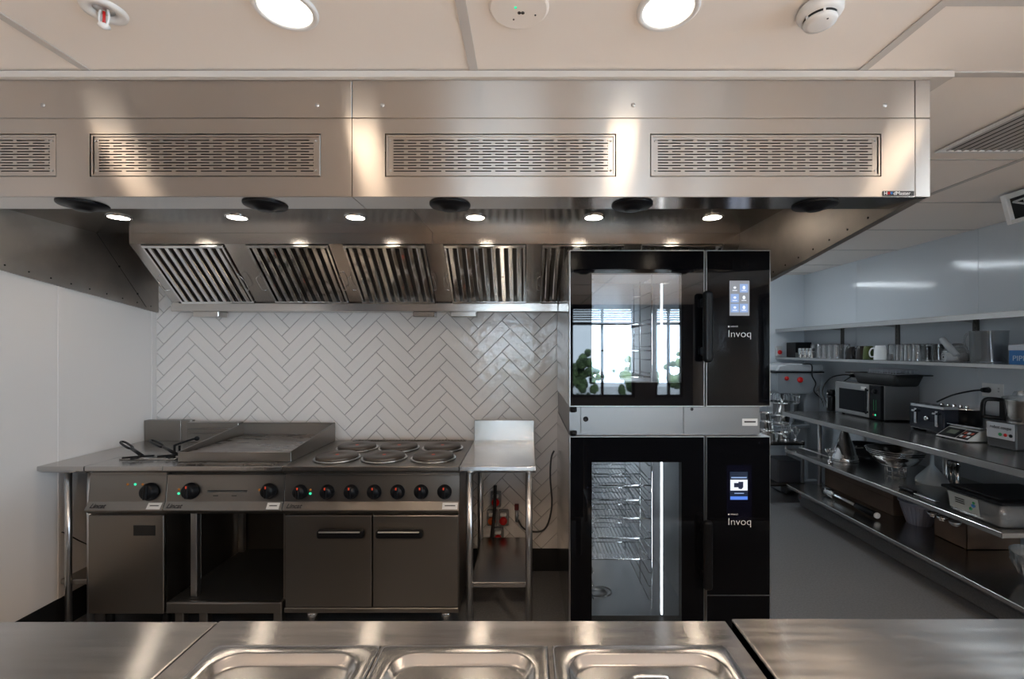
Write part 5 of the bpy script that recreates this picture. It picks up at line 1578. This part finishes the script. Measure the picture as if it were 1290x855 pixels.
text('Storage', .022, (bx0 + .0062, b1 - .075, lz + .012), AISLE, INK, 'lettering', lb, .0002) if False else None
m = MB()
for k in range(3): m.box(bx0 + .0055 - (.016 - k * .012) * .14, bx0 + .007 - (.016 - k * .012) * .14, b1 - .13, b1 - .075, lz + .016 - k * .012, lz + .021 - k * .012)
m.build('printed_lines', INK, lb)
random.seed(5)
m = MB()
for k in range(70):
    m.sphere((random.uniform(bx0 + .05, bx1 - .05), random.uniform(b0 + .05, b1 - .05), ZM + random.uniform(.02, .055)), random.uniform(.012, .018), (1, 1, .8), 8)
tag(m.build('nuts', mat('brown_nuts', (.22, .15, .09), .6), origin=(2.7, (b0 + b1) / 2, ZM + .01)), 'loose brown nuts filling the bottom of the clear storage box', 'nuts', kind='stuff')
for (px, w_) in ((1198, 'left'), (1205, 'right')):
    x = 3.0; y = yx(px, x)
    t = thing('spice_shaker', 'small steel shaker standing behind the storage box, the %s one' % w_, 'shaker', (x, y, ZM))
    m = MB(); m.lathe([(0, 0), (.02, 0), (.022, .004), (.022, .13)], (x, y, ZM), seg=20); m.build('body', CHROME, t)
    m = MB(); m.lathe([(.0235, .128), (.0235, .15), (.018, .158), (0, .16)], (x, y, ZM), seg=20); m.build('cap', CHROME, t)
t = thing('paper_stack', 'pale folded stack of paper bags at the wall behind the black lid', 'paper stack', (3.12, 2.62, ZM))
m = MB(); m.box(3.05, 3.19, 2.42, 2.76, ZM, ZM + .17, .006); m.build('bags', mat('pale_blue_paper', (.40, .46, .52), .7), t)
m = MB(); m.box(3.04, 3.195, 2.56, 2.60, ZM + .0, ZM + .174, .002); m.build('band', mat('paper_band', (.6, .65, .68), .6), t)

# ---------------------------------------------------------------- bottom shelf
ZL = .2243
t = thing('cardboard_box', 'long flat brown cardboard box at the far end of the bottom shelf', 'box', (2.95, 3.85, ZL))
m = MB(); m.box(2.79, 3.1, 3.45, 4.24, ZL, ZL + .25, .002); m.build('carton', CARD, t)
m = MB(); m.box(2.788, 2.79, 3.455, 4.235, ZL + .12, ZL + .122); m.box(2.9445, 2.9455, 3.45, 4.24, ZL + .25, ZL + .2515); m.build('tape_seam', CARDD, t)
t = thing('stick_blender', 'steel stick blender with black handle lying on the bottom shelf', 'stick blender', (2.6, 3.6, ZL))
pa = Vector((2.60, yx(1040, 2.6), ZL + .04)); pb = Vector((2.60, yx(1106, 2.6), ZL + .036))
d = (pb - pa)
m = MB(); m.cyl(pa, pa + d * .22, .038, 22, bev=.006); m.build('motor_sleeve', CHROME, t)
m = MB(); m.cyl(pa + d * .22, pa + d * .62, .012, 14); m.build('shaft', SATIN, t)
m = MB(); m.cyl(pa + d * .62, pa + d * .97, .024, 18, bev=.005); m.build('handle', BLACKP, t)
m = MB(); m.cyl(pa + d * .97, pb, .022, 18, bev=.004); m.build('end_cap', WHITE, t)
sx_, sy_ = 2.86, yx(1157.5, 2.86)
t = thing('salad_basket', 'pale ribbed plastic basket on the bottom shelf between the cartons', 'basket', (sx_, sy_, ZL))
m = MB(); r = .115; h = .165
m.lathe([(r * .6, 0), (r * .62, .004), (r * .95, h * .8), (r, h), (r * .97, h), (r * .92, h * .8), (r * .58, .006), (0, .006), (0, 0)], (sx_, sy_, ZL), seg=36, cap=False)
for k in range(28):
    a = 2 * PI * k / 28
    m.tube([(sx_ + r * .62 * math.cos(a), sy_ + r * .62 * math.sin(a), ZL + .004), (sx_ + r * .955 * math.cos(a), sy_ + r * .955 * math.sin(a), ZL + h * .8)], .002, 5)
m.build('basket', mat('lilac_plastic', (.33, .34, .42), .4), t)
m = MB(); m.lathe([(r * .97, h), (r * 1.06, h - .002), (r * 1.06, h - .012), (r * .99, h - .012)], (sx_, sy_, ZL), seg=36, cap=False); m.build('rim', mat('lilac_plastic2', (.33, .34, .42), .4), t)
t = thing('cardboard_box', 'open brown cardboard box on the bottom shelf beside the pale basket', 'box', (2.93, 2.98, ZL))
c0y, c1y = yx(1218, 2.79), yx(1177, 2.79)
m = MB(); x0, x1 = 2.79, 3.13; h = .155
m.box(x0, x1, c0y, c1y, ZL, ZL + .004); m.box(x0, x0 + .004, c0y, c1y, ZL, ZL + h); m.box(x1 - .004, x1, c0y, c1y, ZL, ZL + h); m.box(x0, x1, c0y, c0y + .004, ZL, ZL + h); m.box(x0, x1, c1y - .004, c1y, ZL, ZL + h)
m.build('carton', CARD, t)
m = MB(); m.box(-.004, 0, c0y, c1y, 0, .07, M=Matrix.Translation((x1, 0, ZL + h)) @ Matrix.Rotation(.5, 4, 'Y')); m.build('flap', CARD, t)
lz = ZL + h + .012
ly = yx(1180, 2.80)
for i, (px, dz, w_) in enumerate(((1175, .040, 'nearest the pale basket'), (1187, .018, 'the shiniest, in the middle'), (1203, .006, 'the dull one over the carton corner'))):
    x = 2.735; y = yx(px, x)
    t = thing('ladle', 'round steel ladle lying across the open carton, ' + w_, 'ladle', (x, y, ZL + h))
    m = MB(); b_ = (x, y, ZL + .142)
    r = .032
    m.lathe([(0, 0), (r * .5, .003), (r * .85, .014), (r, .030), (r * .96, .030), (r * .8, .016), (r * .45, .006), (0, .003)], b_, seg=22, cap=False); m.build('bowl', (CHROME, CHROME, SATIN)[i], t)
    m = MB(); m.tube([(x + r, y, b_[2] + .03), (x + .1, y, b_[2] + .034), (x + .3, y - .01, b_[2] + .03)], .004, 6, sub=2); m.build('handle', SATIN, t)
gx, gy = 2.80, 2.42
t = thing('glass_bowl', 'large cut-glass bowl at the right edge of the bottom shelf', 'bowl', (gx, gy, ZL))
m = MB(); m.lathe([(0, 0), (.07, 0), (.075, .008), (.12, .05), (.15, .12), (.155, .165), (.148, .165), (.142, .12), (.11, .052), (.065, .014), (0, .012)], (gx, gy, ZL), seg=24, cap=False, smooth=False); m.build('bowl', thin_glass('cut_glass', (.75, .78, .8), .08, .08, .12), t)
m = MB()
for k in range(18):
    a = 2 * PI * k / 18; b2 = a + .35
    m.tube([(gx + .078 * math.cos(a), gy + .078 * math.sin(a), ZL + .012), (gx + .122 * math.cos((a + b2) / 2), gy + .122 * math.sin((a + b2) / 2), ZL + .05), (gx + .152 * math.cos(b2), gy + .152 * math.sin(b2), ZL + .12)], .0025, 5)
m.build('cut_pattern', thin_glass('cut_glass_ridge', (.8, .82, .85), .15, .08, .25), t)

# ================================================================ FLOOR MIXER AND TROLLEY IN THE FAR CORNER
MG = mat('mixer_grey', (.24, .26, .28), .35)
yM = 4.86
t = thing('floor_mixer', 'large grey planetary floor mixer with red knobs in the far corner', 'mixer', (2.86, yM, 0))
m = MB(); m.prism([(2.62, .02), (3.06, .02), (3.06, .12), (3.0, .14), (2.66, .12), (2.62, .10)], 'Y', yM - .19, yM + .19, bev=.006)
m.prism([(2.93, .12), (3.05, .12), (3.07, 1.20), (2.97, 1.20), (2.90, .95)], 'Y', yM - .13, yM + .13, bev=.01); m.build('column', MG, t)
m = MB(); m.prism([(2.60, 1.06), (2.62, 1.03), (2.95, 1.03), (3.06, 1.10), (3.08, 1.25), (2.60, 1.25)], 'Y', yM - .15, yM + .15, bev=.01); hd = m.build('head', MG, t)
m = MB(); m.prism([(2.59, 1.262), (3.09, 1.262), (3.08, 1.335), (2.72, 1.345), (2.62, 1.32)], 'Y', yM - .155, yM + .155, bev=.012); m.build('top_cover', mat('mixer_light', (.42, .44, .46), .25), t)
m = MB(); m.box(2.588, 3.092, yM - .158, yM + .158, 1.247, 1.262, .003); m.build('black_band', BLACKP, t)
for (x, z, r_) in ((2.70, 1.19, .022), (2.84, 1.175, .03)):
    m = MB(); m.lathe([(r_, 0), (r_, -.012), (r_ * .7, -.02), (0, -.02)], (x, yM - .15, z), axis=Vector((0, 1, 0)), seg=18); m.build('red_knob', RED, hd)
m = MB(); m.lathe([(0, 0), (.10, 0), (.13, .04), (.155, .22), (.165, .225), (.15, .22), (.12, .04), (.09, .01), (0, .01)], (2.74, yM, .70), seg=32, cap=False); m.build('mixing_bowl', CHROME, t)
m = MB()
for k in range(22):
    a = 2 * PI * k / 22; m.tube([(2.74 + .165 * math.cos(a), yM + .165 * math.sin(a), .93), (2.74 + .16 * math.cos(a), yM + .16 * math.sin(a), 1.0), (2.74 + .10 * math.cos(a), yM + .10 * math.sin(a), 1.035)], .003, 5)
m.tube([(2.74 + .165 * math.cos(2 * PI * k / 24), yM + .165 * math.sin(2 * PI * k / 24), .93) for k in range(24)], .006, 6, closed=True); m.build('wire_guard', CHROME, t)
m = MB(); m.cyl((2.74, yM, .80), (2.74, yM, 1.03), .018, 12); m.build('tool_shaft', CHROME, t)
m = MB(); m.tube([(2.58, yM - .12, .74), (2.58, yM, .735), (2.58, yM + .12, .74)], .012, 8); m.prism([(2.62, .67), (2.95, .67), (2.95, .71), (2.62, .69)], 'Y', yM - .14, yM + .14, bev=.006); m.build('bowl_cradle', MG, t)
m = MB(); m.tube([(2.86, yM - .16, 1.34), (2.95, yM - .17, 1.33), (2.955, yM - .17, 1.22), (3.0, yM - .16, 1.14), (2.98, yM - .16, 1.06), (3.06, yM - .15, .98), (3.1, yM - .14, .9)], .006, 8, sub=4); tag(m.build('power_cable', CABLE, origin=(2.95, yM - .17, 1.2)), 'black cable hanging over the grey floor mixer', 'cable')
m = MB()
for k in range(9):
    c = Vector((3.02 + k * .012, yM - .165, 1.045 - k * .024)); m.tube([c + Vector((.008 * math.cos(a), 0, .014 * math.sin(a))) for a in [i * PI / 4 for i in range(8)]], .0028, 5, closed=True)
tag(m.build('steel_chain', CHROME, origin=(3.05, yM - .165, .95)), 'short bright chain on the side of the floor mixer', 'chain')

t = thing('trolley', 'low dark steel trolley on castors beside the far end of the bench', 'trolley', (2.52, 4.56, 0))
tx0, tx1, ty0, ty1 = 2.32, 2.70, 4.40, 4.70
for z in (.16, .56):
    m = MB(); m.box(tx0, tx1, ty0, ty1, z, z + .018, .003); m.box(tx0, tx1, ty0, ty0 + .004, z, z + .035); m.box(tx0, tx0 + .004, ty0, ty1, z, z + .035); m.build('shelf', WORKST, t)
for (x, y) in ((tx0 + .012, ty0 + .012), (tx1 - .26, ty0 + .012), (tx1 - .012, ty0 + .012), (tx0 + .012, ty1 - .012), (tx1 - .012, ty1 - .012)):
    if x == tx1 - .26: continue
    m = MB(); m.box(x - .01, x + .01, y - .01, y + .01, .11, .60, .002); m.build('post', SATIN, t)
    m = MB(); m.cyl((x - .018, y, .045), (x + .018, y, .045), .045, 20); cs = m.build('castor', mat('castor_grey', (.22, .22, .22), .4), t)
    q = MB(); q.box(x - .024, x + .024, y - .02, y + .02, .075, .112, .003); q.cyl((x - .02, y, .045), (x + .02, y, .045), .014, 12); q.build('castor_fork', (RED if x > 2.6 and y < 4.5 else SATIN), cs)
m = MB(); m.box(2.46, 2.69, 4.44, 4.68, .18, .40, .012, seg=2); ct = tag(m.build('crate', mat('dark_crate', (.05, .05, .06), .4), origin=(2.57, 4.56, .18)), 'dark plastic crate on the lower shelf of the trolley', 'crate')
ZT = .5785
random.seed(11)
def pot(x, y, z, r, h, label, nm='saucepan', cat='saucepan', ang=0.0):
    t = thing(nm, label, cat, (x, y, z))
    m = MB(); m.lathe([(0, 0), (r * .94, 0), (r, .006), (r, h - .003), (r + .005, h), (r - .002, h), (r - .004, .008), (0, .005)], (x, y, z), seg=26, cap=False); m.build('pot', CHROME, t)
    m = MB(); m.tube([(x + r * math.cos(ang), y + r * math.sin(ang), z + h * .8), (x + (r + .06) * math.cos(ang), y + (r + .06) * math.sin(ang), z + h * .85), (x + (r + .14) * math.cos(ang), y + (r + .14) * math.sin(ang), z + h * .85)], .007, 8); m.build('handle', SATIN, t)
pot(2.42, 4.60, ZT, .085, .10, 'wide steel saucepan on the trolley, lowest of the stack', ang=-1.2)
pot(2.42, 4.60, ZT + .1015, .072, .085, 'steel saucepan in the middle of the stack on the trolley', ang=-.6)
pot(2.42, 4.60, ZT + .188, .06, .085, 'small steel saucepan on top of the stack on the trolley', ang=-1.0)
pot(2.61, 4.63, ZT, .06, .07, 'small steel saucepan alone beside the stack on the trolley', ang=-2.0)
whisk(2.55, 4.455, ZT, 'steel balloon whisk standing on the trolley', .20, .04)
whisk(2.655, 4.47, ZT, 'shorter steel whisk at the right corner of the trolley', .15, .035)
